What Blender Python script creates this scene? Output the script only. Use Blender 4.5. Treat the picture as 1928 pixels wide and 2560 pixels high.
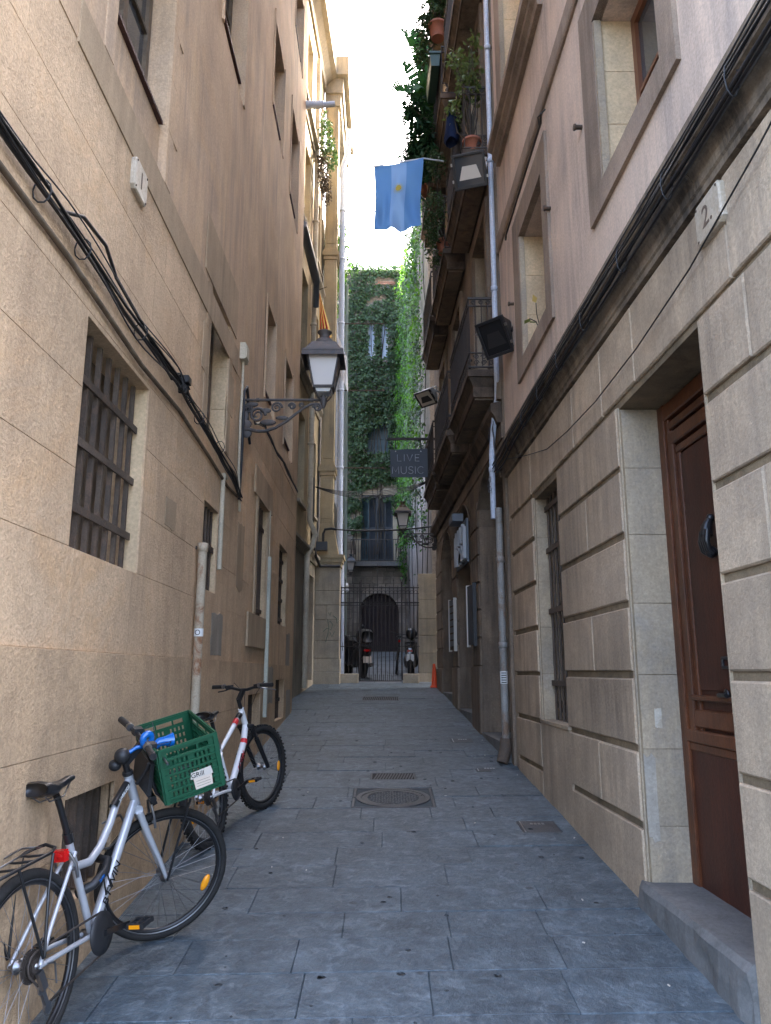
import bpy, math, random
import numpy as np
from mathutils import Vector, Matrix
R = random.Random(7)
PI = math.pi
scene = bpy.context.scene
for o in list(bpy.data.objects):
    bpy.data.objects.remove(o)
COL = scene.collection

# ------------------------------------------------------------------ camera, sky, sun, exposure
cam = bpy.data.cameras.new('camera')
cam.sensor_fit = 'HORIZONTAL'; cam.sensor_width = 36.0
cam.lens = 36.0 * 1900.0 / 1928.0
cam.clip_start = 0.05; cam.clip_end = 600
camo = bpy.data.objects.new('camera', cam); COL.objects.link(camo)
camo.location = (0, 0, 1.72)
camo.rotation_euler = (PI / 2 + math.atan(400 / 1900), 0, 0)
scene.camera = camo

SUN_EL, SUN_AZ = math.radians(40), math.radians(42)      # sun ahead and to the right, above the roofs
world = bpy.data.worlds.new('World'); scene.world = world; world.use_nodes = True
wn = world.node_tree.nodes; wl = world.node_tree.links
bg = wn['Background']; sky = wn.new('ShaderNodeTexSky'); sky.sky_type = 'NISHITA'
sky.sun_disc = False; sky.sun_elevation = SUN_EL; sky.sun_rotation = SUN_AZ
sky.air_density = 0.7; sky.dust_density = 6.0; sky.ozone_density = 0.0
wl.new(sky.outputs[0], bg.inputs[0]); bg.inputs[1].default_value = 0.15
sun = bpy.data.lights.new('sun', 'SUN'); sun.energy = 4.0; sun.angle = math.radians(0.5)
sun.color = (1.0, 0.93, 0.82)
suno = bpy.data.objects.new('sun', sun); COL.objects.link(suno)
sd = Vector((math.sin(SUN_AZ) * math.cos(SUN_EL), math.cos(SUN_AZ) * math.cos(SUN_EL), math.sin(SUN_EL)))
suno.rotation_euler = (-sd).to_track_quat('-Z', 'Y').to_euler()
vs = scene.view_settings
vs.view_transform = 'Standard'; vs.look = 'None'; vs.gamma = 1.0; vs.use_curve_mapping = False
vs.exposure = 4.22
scene.render.engine = 'CYCLES'
scene.cycles.max_bounces = 10; scene.cycles.diffuse_bounces = 7

# ------------------------------------------------------------------ helpers
ORG = {}
class MB:
    def __init__(s): s.v = []; s.f = []; s.sm = []
    def add(s, vs, fs, smooth=False):
        n = len(s.v); s.v += [tuple(v) for v in vs]
        for f in fs: s.f.append(tuple(i + n for i in f)); s.sm.append(smooth)
        return s
    def box(s, c, d, rot=None, taper=1.0):
        cx, cy, cz = c; a, b, h = d[0] / 2, d[1] / 2, d[2] / 2; t = taper
        p = [(-a, -b, -h), (a, -b, -h), (a, b, -h), (-a, b, -h), (-a * t, -b * t, h), (a * t, -b * t, h), (a * t, b * t, h), (-a * t, b * t, h)]
        if rot is not None: p = [tuple(rot @ Vector(q)) for q in p]
        return s.add([(x + cx, y + cy, z + cz) for x, y, z in p],
                     [(0, 3, 2, 1), (4, 5, 6, 7), (0, 1, 5, 4), (1, 2, 6, 5), (2, 3, 7, 6), (3, 0, 4, 7)])
    def hexa(s, p):   # 8 points, bottom ring then top ring
        return s.add(p, [(0, 3, 2, 1), (4, 5, 6, 7), (0, 1, 5, 4), (1, 2, 6, 5), (2, 3, 7, 6), (3, 0, 4, 7)])
    def tube(s, path, r, n=8, closed=False, caps=True):
        P = [Vector(p) for p in path]; m = len(P)
        rr = r if isinstance(r, (list, tuple)) else [r] * m
        T = []
        for i in range(m):
            a = P[(i - 1) % m] if (closed or i > 0) else P[i]; b = P[(i + 1) % m] if (closed or i < m - 1) else P[i]
            t = (b - a); T.append(t.normalized() if t.length > 1e-9 else Vector((0, 0, 1)))
        u = Vector((0, 0, 1)) if abs(T[0].z) < .9 else Vector((1, 0, 0))
        u = (u - T[0] * u.dot(T[0])).normalized(); vs = []
        for i in range(m):
            u = u - T[i] * u.dot(T[i])
            if u.length < 1e-6: u = T[i].orthogonal()
            u.normalize(); w = T[i].cross(u)
            for k in range(n):
                a = 2 * PI * k / n; vs.append(P[i] + (u * math.cos(a) + w * math.sin(a)) * rr[i])
        fs = []
        for i in range(m if closed else m - 1):
            j = (i + 1) % m
            for k in range(n):
                k2 = (k + 1) % n; fs.append((i * n + k, i * n + k2, j * n + k2, j * n + k))
        s.add(vs, fs, True)
        if caps and not closed:
            s.add(vs[:n], [tuple(range(n - 1, -1, -1))]); s.add(vs[-n:], [tuple(range(n))])
        return s
    def bar(s, a, b, w, d=None, up=(0, 0, 1)):   # rectangular bar from a to b
        a, b = Vector(a), Vector(b); d = d or w; t = (b - a).normalized(); u = Vector(up)
        u = u - t * u.dot(t)
        if u.length < 1e-4: u = t.orthogonal()
        u.normalize(); q = t.cross(u); p = []
        for c in (a, b): p += [c - q * w / 2 - u * d / 2, c + q * w / 2 - u * d / 2, c + q * w / 2 + u * d / 2, c - q * w / 2 + u * d / 2]
        return s.hexa(p)
    def lathe(s, prof, o=(0, 0, 0), n=16, M=None, cap=True, smooth=True):
        vs = []
        for r, z in prof:
            for k in range(n):
                a = 2 * PI * k / n; v = Vector((r * math.cos(a), r * math.sin(a), z))
                if M is not None: v = M @ v
                vs.append(v + Vector(o))
        fs = [(i * n + k, i * n + (k + 1) % n, (i + 1) * n + (k + 1) % n, (i + 1) * n + k) for i in range(len(prof) - 1) for k in range(n)]
        s.add(vs, fs, smooth)
        if cap:
            s.add(vs[:n], [tuple(range(n - 1, -1, -1))]); s.add(vs[-n:], [tuple(range(n))])
        return s
    def prism(s, poly, a, b):  # polygon of 3d points a-list and matching b-list
        n = len(poly); A = [Vector(p) + Vector(a) for p in poly]; B = [Vector(p) + Vector(b) for p in poly]
        return s.add(A + B, [tuple(range(n)), tuple(range(2 * n - 1, n - 1, -1))] + [(i, (i + 1) % n, n + (i + 1) % n, n + i) for i in range(n)])
    def sphere(s, c, r, n=10, m=6, sc=(1, 1, 1)):
        pr = [(max(1e-4, r * math.sin(PI * i / m)), -r * math.cos(PI * i / m)) for i in range(m + 1)]
        return s.lathe([(a * sc[0], z * sc[2]) for a, z in pr], c, n, cap=False)
    def build(s, name, m, parent=None, **k):
        return mesh_obj(name, np.array([tuple(v) for v in s.v], float), s.f, m, parent, s.sm, **k)

def mesh_obj(name, V, F, m, parent=None, smooth=None, kind=None, org=None):
    c = (V.min(0) + V.max(0)) / 2 if org is None else np.array(org, float)
    me = bpy.data.meshes.new(name); me.from_pydata((V - c).tolist(), [], F)
    if smooth is True: me.polygons.foreach_set('use_smooth', [True] * len(F))
    elif smooth: me.polygons.foreach_set('use_smooth', list(smooth))
    for mm in (m if isinstance(m, (list, tuple)) else [m]):
        me.materials.append(MAT[mm])
    return place(name, me, c, parent, kind)

def place(name, me, c, parent=None, kind=None):
    o = bpy.data.objects.new(name, me); COL.objects.link(o)
    po = ORG[parent.name] if parent is not None else np.zeros(3)
    o.location = np.array(c) - po
    if parent is not None: o.parent = parent
    ORG[o.name] = np.array(c, float)
    if kind: o['kind'] = kind
    return o

def tag(o, label, cat, group=None):
    o['label'] = label; o['category'] = cat
    if group: o['group'] = group
    return o
def struct(o): o['kind'] = 'structure'; return o
def thing(name, label, cat, loc=(0, 0, 0), group=None):
    o = bpy.data.objects.new(name, None); COL.objects.link(o); o.location = loc
    o.empty_display_size = .2
    ORG[o.name] = np.array(loc, float)
    return tag(o, label, cat, group)
def posed(name, label, cat, M, group=None):    # authored in its own frame, then put in place with matrix M
    o = bpy.data.objects.new(name, None); COL.objects.link(o); o.matrix_world = M
    o.empty_display_size = .2
    ORG[o.name] = np.zeros(3)
    return tag(o, label, cat, group)

def text_mesh(body, size=1.0, depth=0.0, align='CENTER', shear=0.0, bold=0.0):
    cu = bpy.data.curves.new('txt', 'FONT'); cu.body = body; cu.size = size; cu.extrude = depth
    cu.align_x = align; cu.align_y = 'CENTER'; cu.shear = shear; cu.offset = bold; cu.resolution_u = 3
    ob = bpy.data.objects.new('txt', cu); COL.objects.link(ob)
    bpy.context.view_layer.update()
    me = bpy.data.meshes.new_from_object(ob.evaluated_get(bpy.context.evaluated_depsgraph_get()))
    V = np.array([v.co[:] for v in me.vertices]).reshape(-1, 3); F = [tuple(p.vertices) for p in me.polygons]
    bpy.data.objects.remove(ob); bpy.data.curves.remove(cu); bpy.data.meshes.remove(me)
    return V, F
def text_on(name, body, size, o, ex, ey, m, parent, depth=.0015, **k):
    V, F = text_mesh(body, size, depth, **k)
    ex, ey = Vector(ex).normalized(), Vector(ey); ey = (ey - ex * ey.dot(ex)).normalized(); ez = ex.cross(ey)
    W = np.array(o)[None] + V[:, :1] * np.array(ex) + V[:, 1:2] * np.array(ey) + V[:, 2:] * np.array(ez)
    return mesh_obj(name, W, F, m, parent)

# ------------------------------------------------------------------ materials
MAT = {}
def newmat(name):
    m = bpy.data.materials.new(name); m.use_nodes = True; MAT[name] = m
    nt = m.node_tree; return m, nt, nt.nodes['Principled BSDF'], nt.links
def rgb(c): return (c[0], c[1], c[2], 1)
def surf(name, c1, c2=None, scale=2.0, rough=.85, bump=.15, bscale=60, streak=0, sc=None, rnd=.06, metal=0, spec=.3,
         patch=0, pc=None, pscale=1.2, spots=0, spc=(.03, .03, .03), sps=9, rvar=0, tdetail=6, coord='world', grit=0, macro=.22, grain=0):
    m, nt, b, L = newmat(name); N = nt.nodes
    c2 = c2 or tuple(x * .8 for x in c1)
    if coord == 'world': pos = N.new('ShaderNodeNewGeometry').outputs['Position']
    else: pos = N.new('ShaderNodeTexCoord').outputs['Object']
    def noise(s, det=6, rg=.6, vec=None, dist=0):
        n = N.new('ShaderNodeTexNoise'); n.inputs['Scale'].default_value = s; n.inputs['Detail'].default_value = det
        n.inputs['Roughness'].default_value = rg; n.inputs['Distortion'].default_value = dist
        L.new(vec or pos, n.inputs['Vector']); return n.outputs['Fac']
    def ramp(i, a, bb):
        r = N.new('ShaderNodeMapRange'); r.inputs['From Min'].default_value = a; r.inputs['From Max'].default_value = bb
        L.new(i, r.inputs['Value']); return r.outputs[0]
    def mix(fac, a, bb, mode='MIX'):
        x = N.new('ShaderNodeMix'); x.data_type = 'RGBA'; x.blend_type = mode
        if isinstance(fac, float): x.inputs[0].default_value = fac
        else: L.new(fac, x.inputs[0])
        for k, v in ((6, a), (7, bb)):
            if isinstance(v, tuple): x.inputs[k].default_value = rgb(v)
            else: L.new(v, x.inputs[k])
        return x.outputs[2]
    def mul(i, k):
        x = N.new('ShaderNodeMath'); x.operation = 'MULTIPLY'; L.new(i, x.inputs[0])
        if isinstance(k, float): x.inputs[1].default_value = k
        else: L.new(k, x.inputs[1])
        return x.outputs[0]
    col = mix(ramp(noise(scale, tdetail, .65), .35, .65), c1, c2)
    if streak:
        mp = N.new('ShaderNodeMapping'); mp.inputs['Scale'].default_value = (7, 7, .55); L.new(pos, mp.inputs['Vector'])
        a = ramp(noise(1.0, 6, .72, mp.outputs[0]), .42, .64)
        a = mul(a, ramp(noise(.75, 3, .6), .36, .58))
        col = mix(mul(a, float(streak)), col, sc or tuple(x * .45 for x in c1))
    if patch:
        a = ramp(noise(pscale, 8, .72, None, .8), .50, .64)
        col = mix(mul(a, float(patch)), col, pc or tuple(x * .6 for x in c1))
    if spots:
        v = N.new('ShaderNodeTexVoronoi'); v.inputs['Scale'].default_value = sps; L.new(pos, v.inputs['Vector'])
        a = ramp(v.outputs['Distance'], .16, .11)
        sel = N.new('ShaderNodeSeparateColor'); L.new(v.outputs['Color'], sel.inputs[0])
        a = mul(a, ramp(sel.outputs[0], 1 - spots, 1 - spots + .02))
        col = mix(a, col, spc)
    if grain:
        mg = N.new('ShaderNodeMapping'); mg.inputs['Scale'].default_value = (55, 55, 2.2); L.new(pos, mg.inputs['Vector'])
        a = ramp(noise(1.0, 6, .75, mg.outputs[0], 1.2), .42, .66); col = mix(mul(a, float(grain)), col, tuple(x * .3 for x in c1))
        a = ramp(noise(1.7, 5, .7, mg.outputs[0]), .58, .72); col = mix(mul(a, float(grain) * .6), col, tuple(x * 1.9 for x in c1))
    if grit:
        a = ramp(noise(scale * 9, 6, .75), .42, .62); col = mix(mul(a, .30), col, tuple(x * .62 for x in c1))
        a = ramp(noise(scale * 14, 5, .75), .60, .70); col = mix(mul(a, .35), col, tuple(min(1, x * 1.35) for x in c1))
    fine = noise(bscale, 4, .7)
    fx = N.new('ShaderNodeMapRange'); fx.inputs['To Min'].default_value = .82; fx.inputs['To Max'].default_value = 1.16
    fx.inputs['From Min'].default_value = .3; fx.inputs['From Max'].default_value = .7; L.new(fine, fx.inputs['Value'])
    if macro:
        mk = N.new('ShaderNodeMapRange'); L.new(noise(.9, 4, .6, None, .4), mk.inputs['Value']); mk.inputs['From Min'].default_value = .32; mk.inputs['From Max'].default_value = .68
        mk.inputs['To Min'].default_value = 1 - macro; mk.inputs['To Max'].default_value = 1 + macro * .6
        fx = type('x', (), {'outputs': [mul(fx.outputs[0], mk.outputs[0])]})
    hs = N.new('ShaderNodeHueSaturation'); L.new(col, hs.inputs['Color'])
    if rnd:
        oi = N.new('ShaderNodeObjectInfo'); rr = N.new('ShaderNodeMapRange'); L.new(oi.outputs['Random'], rr.inputs['Value'])
        rr.inputs['To Min'].default_value = 1 - rnd; rr.inputs['To Max'].default_value = 1 + rnd
        vv = mul(fx.outputs[0], rr.outputs[0])
    else: vv = fx.outputs[0]
    L.new(vv, hs.inputs['Value']); L.new(hs.outputs[0], b.inputs['Base Color'])
    b.inputs['Roughness'].default_value = rough; b.inputs['Metallic'].default_value = metal
    if rvar:
        q = N.new('ShaderNodeMapRange'); L.new(noise(scale * 2.3, 5, .7), q.inputs['Value'])
        q.inputs['To Min'].default_value = rough - rvar; q.inputs['To Max'].default_value = rough + rvar
        L.new(q.outputs[0], b.inputs['Roughness'])
    b.inputs['Specular IOR Level'].default_value = spec
    if bump:
        bp = N.new('ShaderNodeBump'); bp.inputs['Strength'].default_value = bump; bp.inputs['Distance'].default_value = .01
        ad = N.new('ShaderNodeMath'); ad.operation = 'ADD'; L.new(fine, ad.inputs[0]); L.new(noise(bscale / 5, 4, .6), ad.inputs[1])
        L.new(ad.outputs[0], bp.inputs['Height']); L.new(bp.outputs[0], b.inputs['Normal'])
    return m
def plain(name, c, rough=.5, metal=0, spec=.5, trans=0, emit=0, coat=0, alpha=1):
    m, nt, b, L = newmat(name)
    b.inputs['Base Color'].default_value = rgb(c); b.inputs['Roughness'].default_value = rough
    b.inputs['Metallic'].default_value = metal; b.inputs['Specular IOR Level'].default_value = spec
    b.inputs['Transmission Weight'].default_value = trans; b.inputs['Coat Weight'].default_value = coat
    b.inputs['Alpha'].default_value = alpha
    if emit: b.inputs['Emission Color'].default_value = rgb(c); b.inputs['Emission Strength'].default_value = emit
    return m
def leafmat(name, c, tr, rnd=.35, tf=.35, sp=.3):
    m, nt, b, L = newmat(name); N = nt.nodes
    geo = N.new('ShaderNodeNewGeometry'); n = N.new('ShaderNodeTexNoise'); n.inputs['Scale'].default_value = 3.0; n.inputs['Detail'].default_value = 4
    L.new(geo.outputs['Position'], n.inputs['Vector'])
    n2 = N.new('ShaderNodeTexWhiteNoise'); L.new(geo.outputs['Random Per Island'], n2.inputs['Vector'])
    ad = N.new('ShaderNodeMath'); ad.operation = 'ADD'; L.new(n.outputs['Fac'], ad.inputs[0]); L.new(geo.outputs['Random Per Island'], ad.inputs[1])
    mr = N.new('ShaderNodeMapRange'); L.new(ad.outputs[0], mr.inputs['Value']); mr.inputs['From Min'].default_value = .35; mr.inputs['From Max'].default_value = 1.6
    mr.inputs['To Min'].default_value = 1 - rnd; mr.inputs['To Max'].default_value = 1 + rnd
    hs = N.new('ShaderNodeHueSaturation'); hs.inputs['Color'].default_value = rgb(c); L.new(mr.outputs[0], hs.inputs['Value'])
    L.new(hs.outputs[0], b.inputs['Base Color']); b.inputs['Roughness'].default_value = .5; b.inputs['Specular IOR Level'].default_value = sp
    t = N.new('ShaderNodeBsdfTranslucent'); t.inputs['Color'].default_value = rgb(tr)
    ms = N.new('ShaderNodeMixShader'); ms.inputs[0].default_value = tf
    L.new(b.outputs[0], ms.inputs[1]); L.new(t.outputs[0], ms.inputs[2]); L.new(ms.outputs[0], N['Material Output'].inputs['Surface'])
    return m

surf('stucco', (.69, .49, .31), (.59, .425, .275), 1.6, .92, .9, 60, streak=.7, sc=(.42, .295, .19), rnd=.035, patch=.5, pc=(.63, .385, .195), pscale=.9, spec=.10, grit=1, macro=.15)
surf('stucco_up', (.60, .425, .27), (.52, .37, .245), 1.3, .92, .4, 60, streak=.85, sc=(.34, .26, .195), rnd=.02, patch=.4, pc=(.58, .38, .21), pscale=.8, spec=.10, macro=.16)
surf('stucco_band', (.48, .35, .225), (.41, .305, .20), 2.5, .95, .5, 90, streak=.6, rnd=.04, spec=.1, macro=.15)
surf('dado', (.63, .44, .27), (.53, .38, .24), 1.5, .92, .9, 60, streak=.7, sc=(.34, .25, .165), rnd=.03, patch=.55, pc=(.45, .32, .205), pscale=1.7, spec=.10, grit=1, macro=.17)
surf('reveal', (.68, .50, .30), (.58, .43, .27), 2.0, .9, .3, 50, rnd=.06, patch=.4, pc=(.46, .35, .23), spec=.15)
surf('ashlar', (.52, .395, .27), (.40, .31, .22), 2.2, .9, .6, 60, streak=.85, sc=(.24, .19, .142), rnd=.13, patch=.5, pc=(.33, .265, .2), pscale=1.8, spec=.12, grit=1, macro=.2)
surf('channel', (.27, .20, .125), (.19, .145, .095), 5, .95, .4, 80, rnd=0, patch=.6, pc=(.10, .08, .056), pscale=4, spec=.1)
surf('jamb', (.46, .355, .235), (.36, .29, .205), 2.2, .85, .5, 60, streak=.8, sc=(.24, .2, .155), rnd=.09, patch=.6, pc=(.29, .25, .205), pscale=2.0, spec=.12, grit=1)
surf('plaster', (.68, .53, .41), (.60, .47, .375), 1.3, .9, .25, 60, streak=.8, sc=(.37, .305, .26), rnd=.02, patch=.35, pc=(.52, .42, .345), pscale=.9, spec=.10, macro=.14)
surf('trim', (.35, .265, .195), (.28, .215, .165), 2.5, .9, .4, 70, streak=.7, rnd=.06, patch=.4, pc=(.21, .165, .13), pscale=2, spec=.12)
surf('cornice', (.30, .23, .16), (.19, .148, .11), 2.2, .92, .5, 60, streak=.9, sc=(.06, .05, .042), rnd=.1, patch=.6, pc=(.095, .077, .06), pscale=2.4, spec=.12)
surf('brownstone', (.29, .215, .15), (.21, .16, .118), 1.8, .9, .5, 70, streak=1.0, sc=(.095, .077, .06), rnd=.13, patch=.55, pc=(.145, .115, .09), pscale=1.5, spec=.15, grit=1)
surf('brownstone_dark', (.17, .125, .09), (.095, .073, .056), 2.4, .92, .4, 60, streak=.8, sc=(.04, .033, .028), rnd=.1, patch=.6, pc=(.05, .041, .034), pscale=2.2, spec=.12)
surf('cream', (.46, .355, .205), (.38, .305, .19), 1.2, .9, .1, 60, streak=.9, sc=(.22, .185, .13), rnd=.03, patch=.4, pc=(.29, .24, .16), pscale=.9, spec=.15)
surf('cream_grey', (.34, .29, .21), (.27, .235, .18), 1.2, .9, .15, 60, streak=.8, sc=(.15, .135, .11), rnd=.03, patch=.5, pc=(.2, .175, .14), pscale=.9, spec=.15)
surf('sandstone', (.46, .38, .27), (.35, .30, .225), 1.8, .9, .4, 60, streak=.6, rnd=.12, patch=.5, pc=(.23, .205, .175), pscale=1.5, spec=.2, grit=1)
surf('slab', (.088, .116, .134), (.046, .062, .074), 7.0, .5, 1.0, 30, rnd=.12, patch=.85, pc=(.15, .183, .203), pscale=9, spots=.18, spc=(.034, .044, .052), sps=5.5, rvar=.16, spec=.35, grit=1, macro=.22)
surf('mortar', (.085, .095, .098), (.06, .07, .072), 4, .95, .3, 80, rnd=0, spec=.1)
surf('cobble', (.18, .195, .20), (.13, .142, .148), 3, .6, .35, 40, rnd=.15, spec=.35)
surf('endstone', (.37, .32, .27), (.25, .22, .19), 2.4, .92, .5, 40, rnd=.25, patch=.5, pc=(.15, .133, .12), pscale=2.0, spec=.15)
surf('rust_pipe', (.45, .38, .28), (.40, .32, .22), 6, .6, .2, 80, rnd=0, patch=.95, pc=(.22, .085, .03), pscale=5.5, spec=.3)
surf('grey_pipe', (.30, .285, .26), (.235, .225, .205), 4, .55, .2, 80, rnd=0, patch=.8, pc=(.18, .095, .045), pscale=3.5, spec=.3)
surf('pvc', (.50, .545, .62), (.44, .48, .55), 3, .4, .05, 40, rnd=0, spec=.4, macro=.1)
surf('cream_pipe', (.52, .44, .31), (.44, .37, .27), 4, .6, .1, 60, rnd=0, patch=.5, pc=(.3, .24, .17), pscale=4, spec=.3)
surf('conduit', (.55, .48, .35), (.5, .43, .32), 4, .6, .05, 60, rnd=0, spec=.3)
surf('iron', (.032, .027, .024), (.05, .038, .03), 8, .6, .25, 90, rnd=.1, spec=.4)
surf('rusty_iron', (.115, .085, .062), (.07, .054, .043), 6, .75, .4, 90, rnd=.15, patch=.6, pc=(.16, .10, .065), pscale=6, spec=.3)
surf('lamp_iron', (.085, .075, .07), (.06, .054, .052), 7, .6, .25, 90, rnd=.05, patch=.4, pc=(.14, .085, .055), pscale=5, spec=.4)
surf('oldwood', (.15, .11, .075), (.09, .07, .052), 5, .9, .5, 40, rnd=.28, patch=.4, pc=(.24, .2, .155), pscale=4, spec=.15)
surf('tile', (.075, .035, .03), (.05, .026, .024), 6, .7, .2, 60, rnd=.12, spec=.3)
surf('cable', (.016, .016, .018), (.028, .027, .027), 4, .55, .05, 60, rnd=.2, spec=.4)
surf('ivy_bark', (.07, .055, .04), (.05, .04, .03), 8, .95, .3, 60, rnd=.1)
surf('terracotta', (.36, .13, .075), (.28, .11, .07), 5, .85, .15, 60, rnd=.08)
surf('brick', (.33, .17, .11), (.27, .15, .10), 6, .9, .3, 60, rnd=.2)
surf('rubber', (.018, .018, .018), (.028, .026, .024), 9, .85, .25, 120, rnd=0, spec=.25, coord='obj')
plain('dark', (.012, .012, .013), .7, spec=.2)
plain('glass', (.05, .055, .06), .06, spec=.6)
plain('glass_blue', (.35, .42, .52), .25, spec=.5)
plain('black_paint', (.012, .012, .013), .35, spec=.5)
plain('black_plastic', (.02, .02, .021), .45, spec=.4)
plain('chrome', (.55, .55, .56), .22, 1.0)
plain('steel', (.33, .33, .34), .35, 1.0)
plain('silver_paint', (.50, .51, .53), .28, .35, .5, coat=.6)
plain('white_paint', (.74, .74, .73), .3, 0, .5, coat=.5)
plain('white_plastic', (.7, .7, .68), .5)
plain('red_paint', (.62, .03, .035), .35, coat=.3)
plain('red_lens', (.55, .01, .01), .15, spec=.6)
plain('amber', (.9, .33, .01), .2, spec=.6)
plain('orange', (.85, .09, .02), .55)
plain('green_crate', (.006, .072, .032), .42, spec=.45)
plain('blue_horn', (.005, .12, .42), .18, coat=.6)
plain('paper', (.62, .52, .42), .8, spec=.1)
plain('ink', (.02, .018, .018), .7, spec=.1)
plain('lamp_glass', (.62, .57, .53), .3, spec=.4)
plain('lead', (.10, .115, .135), .5, .1)
plain('navy_cloth', (.012, .02, .05), .9, spec=.1)
plain('letter', (.42, .44, .46), .6)
plain('bone', (.55, .50, .43), .6)
# ------------------------------------------------------------------ wall frames: (Y along the alley, o outwards from the wall, z)
def g(Y): return .083 * max(Y, 1.5)
def FL(Y, o, z): return (-1.462 - .008 * Y + o, Y, z)
def FR(Y, o, z): return (1.608 - .022 * Y - o, Y, z)
def FR2(Y, o, z): return (1.671 - .032 * Y - o, Y, z)
def FB(Y, o, z): return (-2.5 + .05 * Y + o, Y, z)
def panel(mb, F, a0, a1, b0, b1, ops=(), o=0.0, depth=.02, ch=0.0):
    A, B = {a0, a1}, {b0, b1}
    for (p, q, r, s) in ops:
        if q > a0 and p < a1 and s > b0 and r < b1:
            A |= {x for x in (p, q) if a0 < x < a1}; B |= {x for x in (r, s) if b0 < x < b1}
    A, B = sorted(A), sorted(B); na, nb = len(A) - 1, len(B) - 1
    def pres(i, j):
        if not (0 <= i < na and 0 <= j < nb): return False
        ca, cb = (A[i] + A[i + 1]) / 2, (B[j] + B[j + 1]) / 2
        return not any(p < ca < q and r < cb < s for (p, q, r, s) in ops)
    P = [[pres(i, j) for j in range(nb)] for i in range(na)]
    ok = lambda i, j: 0 <= i < na and 0 <= j < nb and P[i][j]
    idx, mid, bak = {}, {}, {}; V = []; Fc = []
    def fv(i, j):
        if (i, j) not in idx:
            da = db = 0
            if ch:
                q = [(sx, sy) for sx in (-1, 0) for sy in (-1, 0) if ok(i + sx, j + sy)]
                ea = sum(1 if sx == 0 else -1 for sx, sy in q); eb = sum(1 if sy == 0 else -1 for sx, sy in q)
                da = ch * ((ea > 0) - (ea < 0)); db = ch * ((eb > 0) - (eb < 0))
            idx[i, j] = len(V); V.append(F(A[i] + da, o, B[j] + db))
        return idx[i, j]
    def ov(d, i, j, dep):
        if (i, j) not in d: d[i, j] = len(V); V.append(F(A[i], o - dep, B[j]))
        return d[i, j]
    for i in range(na):
        for j in range(nb):
            if not P[i][j]: continue
            Fc.append((fv(i, j), fv(i + 1, j), fv(i + 1, j + 1), fv(i, j + 1)))
            for (di, dj, e) in ((-1, 0, ((i, j), (i, j + 1))), (1, 0, ((i + 1, j + 1), (i + 1, j))), (0, -1, ((i + 1, j), (i, j))), (0, 1, ((i, j + 1), (i + 1, j + 1)))):
                if ok(i + di, j + dj): continue
                u, w = e
                if ch:
                    Fc.append((fv(*u), fv(*w), ov(mid, *w, ch), ov(mid, *u, ch)))
                    Fc.append((ov(mid, *u, ch), ov(mid, *w, ch), ov(bak, *w, depth), ov(bak, *u, depth)))
                else: Fc.append((fv(*u), fv(*w), ov(bak, *w, depth), ov(bak, *u, depth)))
    mb.add(V, Fc); return mb
def wbox(mb, F, a0, a1, o0, o1, z0, z1):   # box in wall coordinates
    return mb.hexa([F(a0, o0, z0), F(a1, o0, z0), F(a1, o1, z0), F(a0, o1, z0), F(a0, o0, z1), F(a1, o0, z1), F(a1, o1, z1), F(a0, o1, z1)])
def profile(mb, F, a0, a1, pts, ret=None):   # moulding: polygon (o, z) extruded along the wall
    n = len(pts); V = [F(a0, o, z) for o, z in pts] + [F(a1, o, z) for o, z in pts]
    mb.add(V, [tuple(range(n)), tuple(range(2 * n - 1, n - 1, -1))] + [(i, (i + 1) % n, n + (i + 1) % n, n + i) for i in range(n)]); return mb

# ------------------------------------------------------------------ ground and paving
V = []; Fc = []
Ys = [-80, -20, 1.5, 18.4, 34, 90]; zs = [g(1.5) - .008] * 3 + [g(18.4) - .008, g(30) - .008, g(30) - .008]
for y, z in zip(Ys, zs):
    for x in (-90, -1.8, 1.8, 90): V.append((x, y, z))
for i in range(5):
    for k in range(3): a = i * 4 + k; Fc.append((a, a + 1, a + 5, a + 4))
ground = struct(mesh_obj('ground', np.array(V, float), Fc, 'mortar'))
ORG[ground.name] = ORG[ground.name]
paving = bpy.data.objects.new('paving', None); COL.objects.link(paving); paving['kind'] = 'structure'; ORG['paving'] = np.zeros(3)
TILT = .035
def FG(x, o, y): return (x, y + TILT * x, g(y + TILT * x) + o)
holes = [(-.30, .44, 6.93, 7.65), (-.155, .31, 8.0, 8.31), (1.055, 1.36, 6.2, 6.53), (.85, 1.13, 10.1, 10.4), (.96, 1.12, 8.38, 8.54), (-.44, .255, 14.5, 15.1)]
holes = [(a, b, c - TILT * (a + b) / 2, d - TILT * (a + b) / 2) for a, b, c, d in holes]
rows = [2.0, 2.42, 2.82, 3.2, 3.57, 3.97, 4.34, 4.68, 5.07, 5.47, 5.85, 6.23, 6.6, 6.93]
while rows[-1] < 17.6: rows.append(rows[-1] + R.choice((.36, .38, .38, .40)))
for i in range(len(rows) - 1):
    y0, y1 = rows[i], rows[i + 1]; xl, xr = -1.56 - .3 * (y0 > 12.6) , 1.60 - .022 * y0 + .02
    x = xl; xs = [xl]
    x += R.uniform(.3, .9)
    while x < xr - .35: xs.append(x); x += R.uniform(.5, .95)
    xs.append(xr)
    for k in range(len(xs) - 1):
        dz = R.uniform(-.0035, .0035); tx, ty = R.uniform(-.003, .003), R.uniform(-.003, .003)
        xm, ym = (xs[k] + xs[k + 1]) / 2, (y0 + y1) / 2; gp = R.choice((.0012, .0015, .0022))
        def Fs(x, o, y): X, Y, Z = FG(x, o, y); return (X, Y, Z + dz + tx * (x - xm) + ty * (y - ym))
        mb = MB(); panel(mb, Fs, xs[k] + gp, xs[k + 1] - gp, y0 + gp, y1 - gp, holes, 0, .028, .003)
        if mb.v: mb.build('paving_slab', 'slab', paving)
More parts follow.
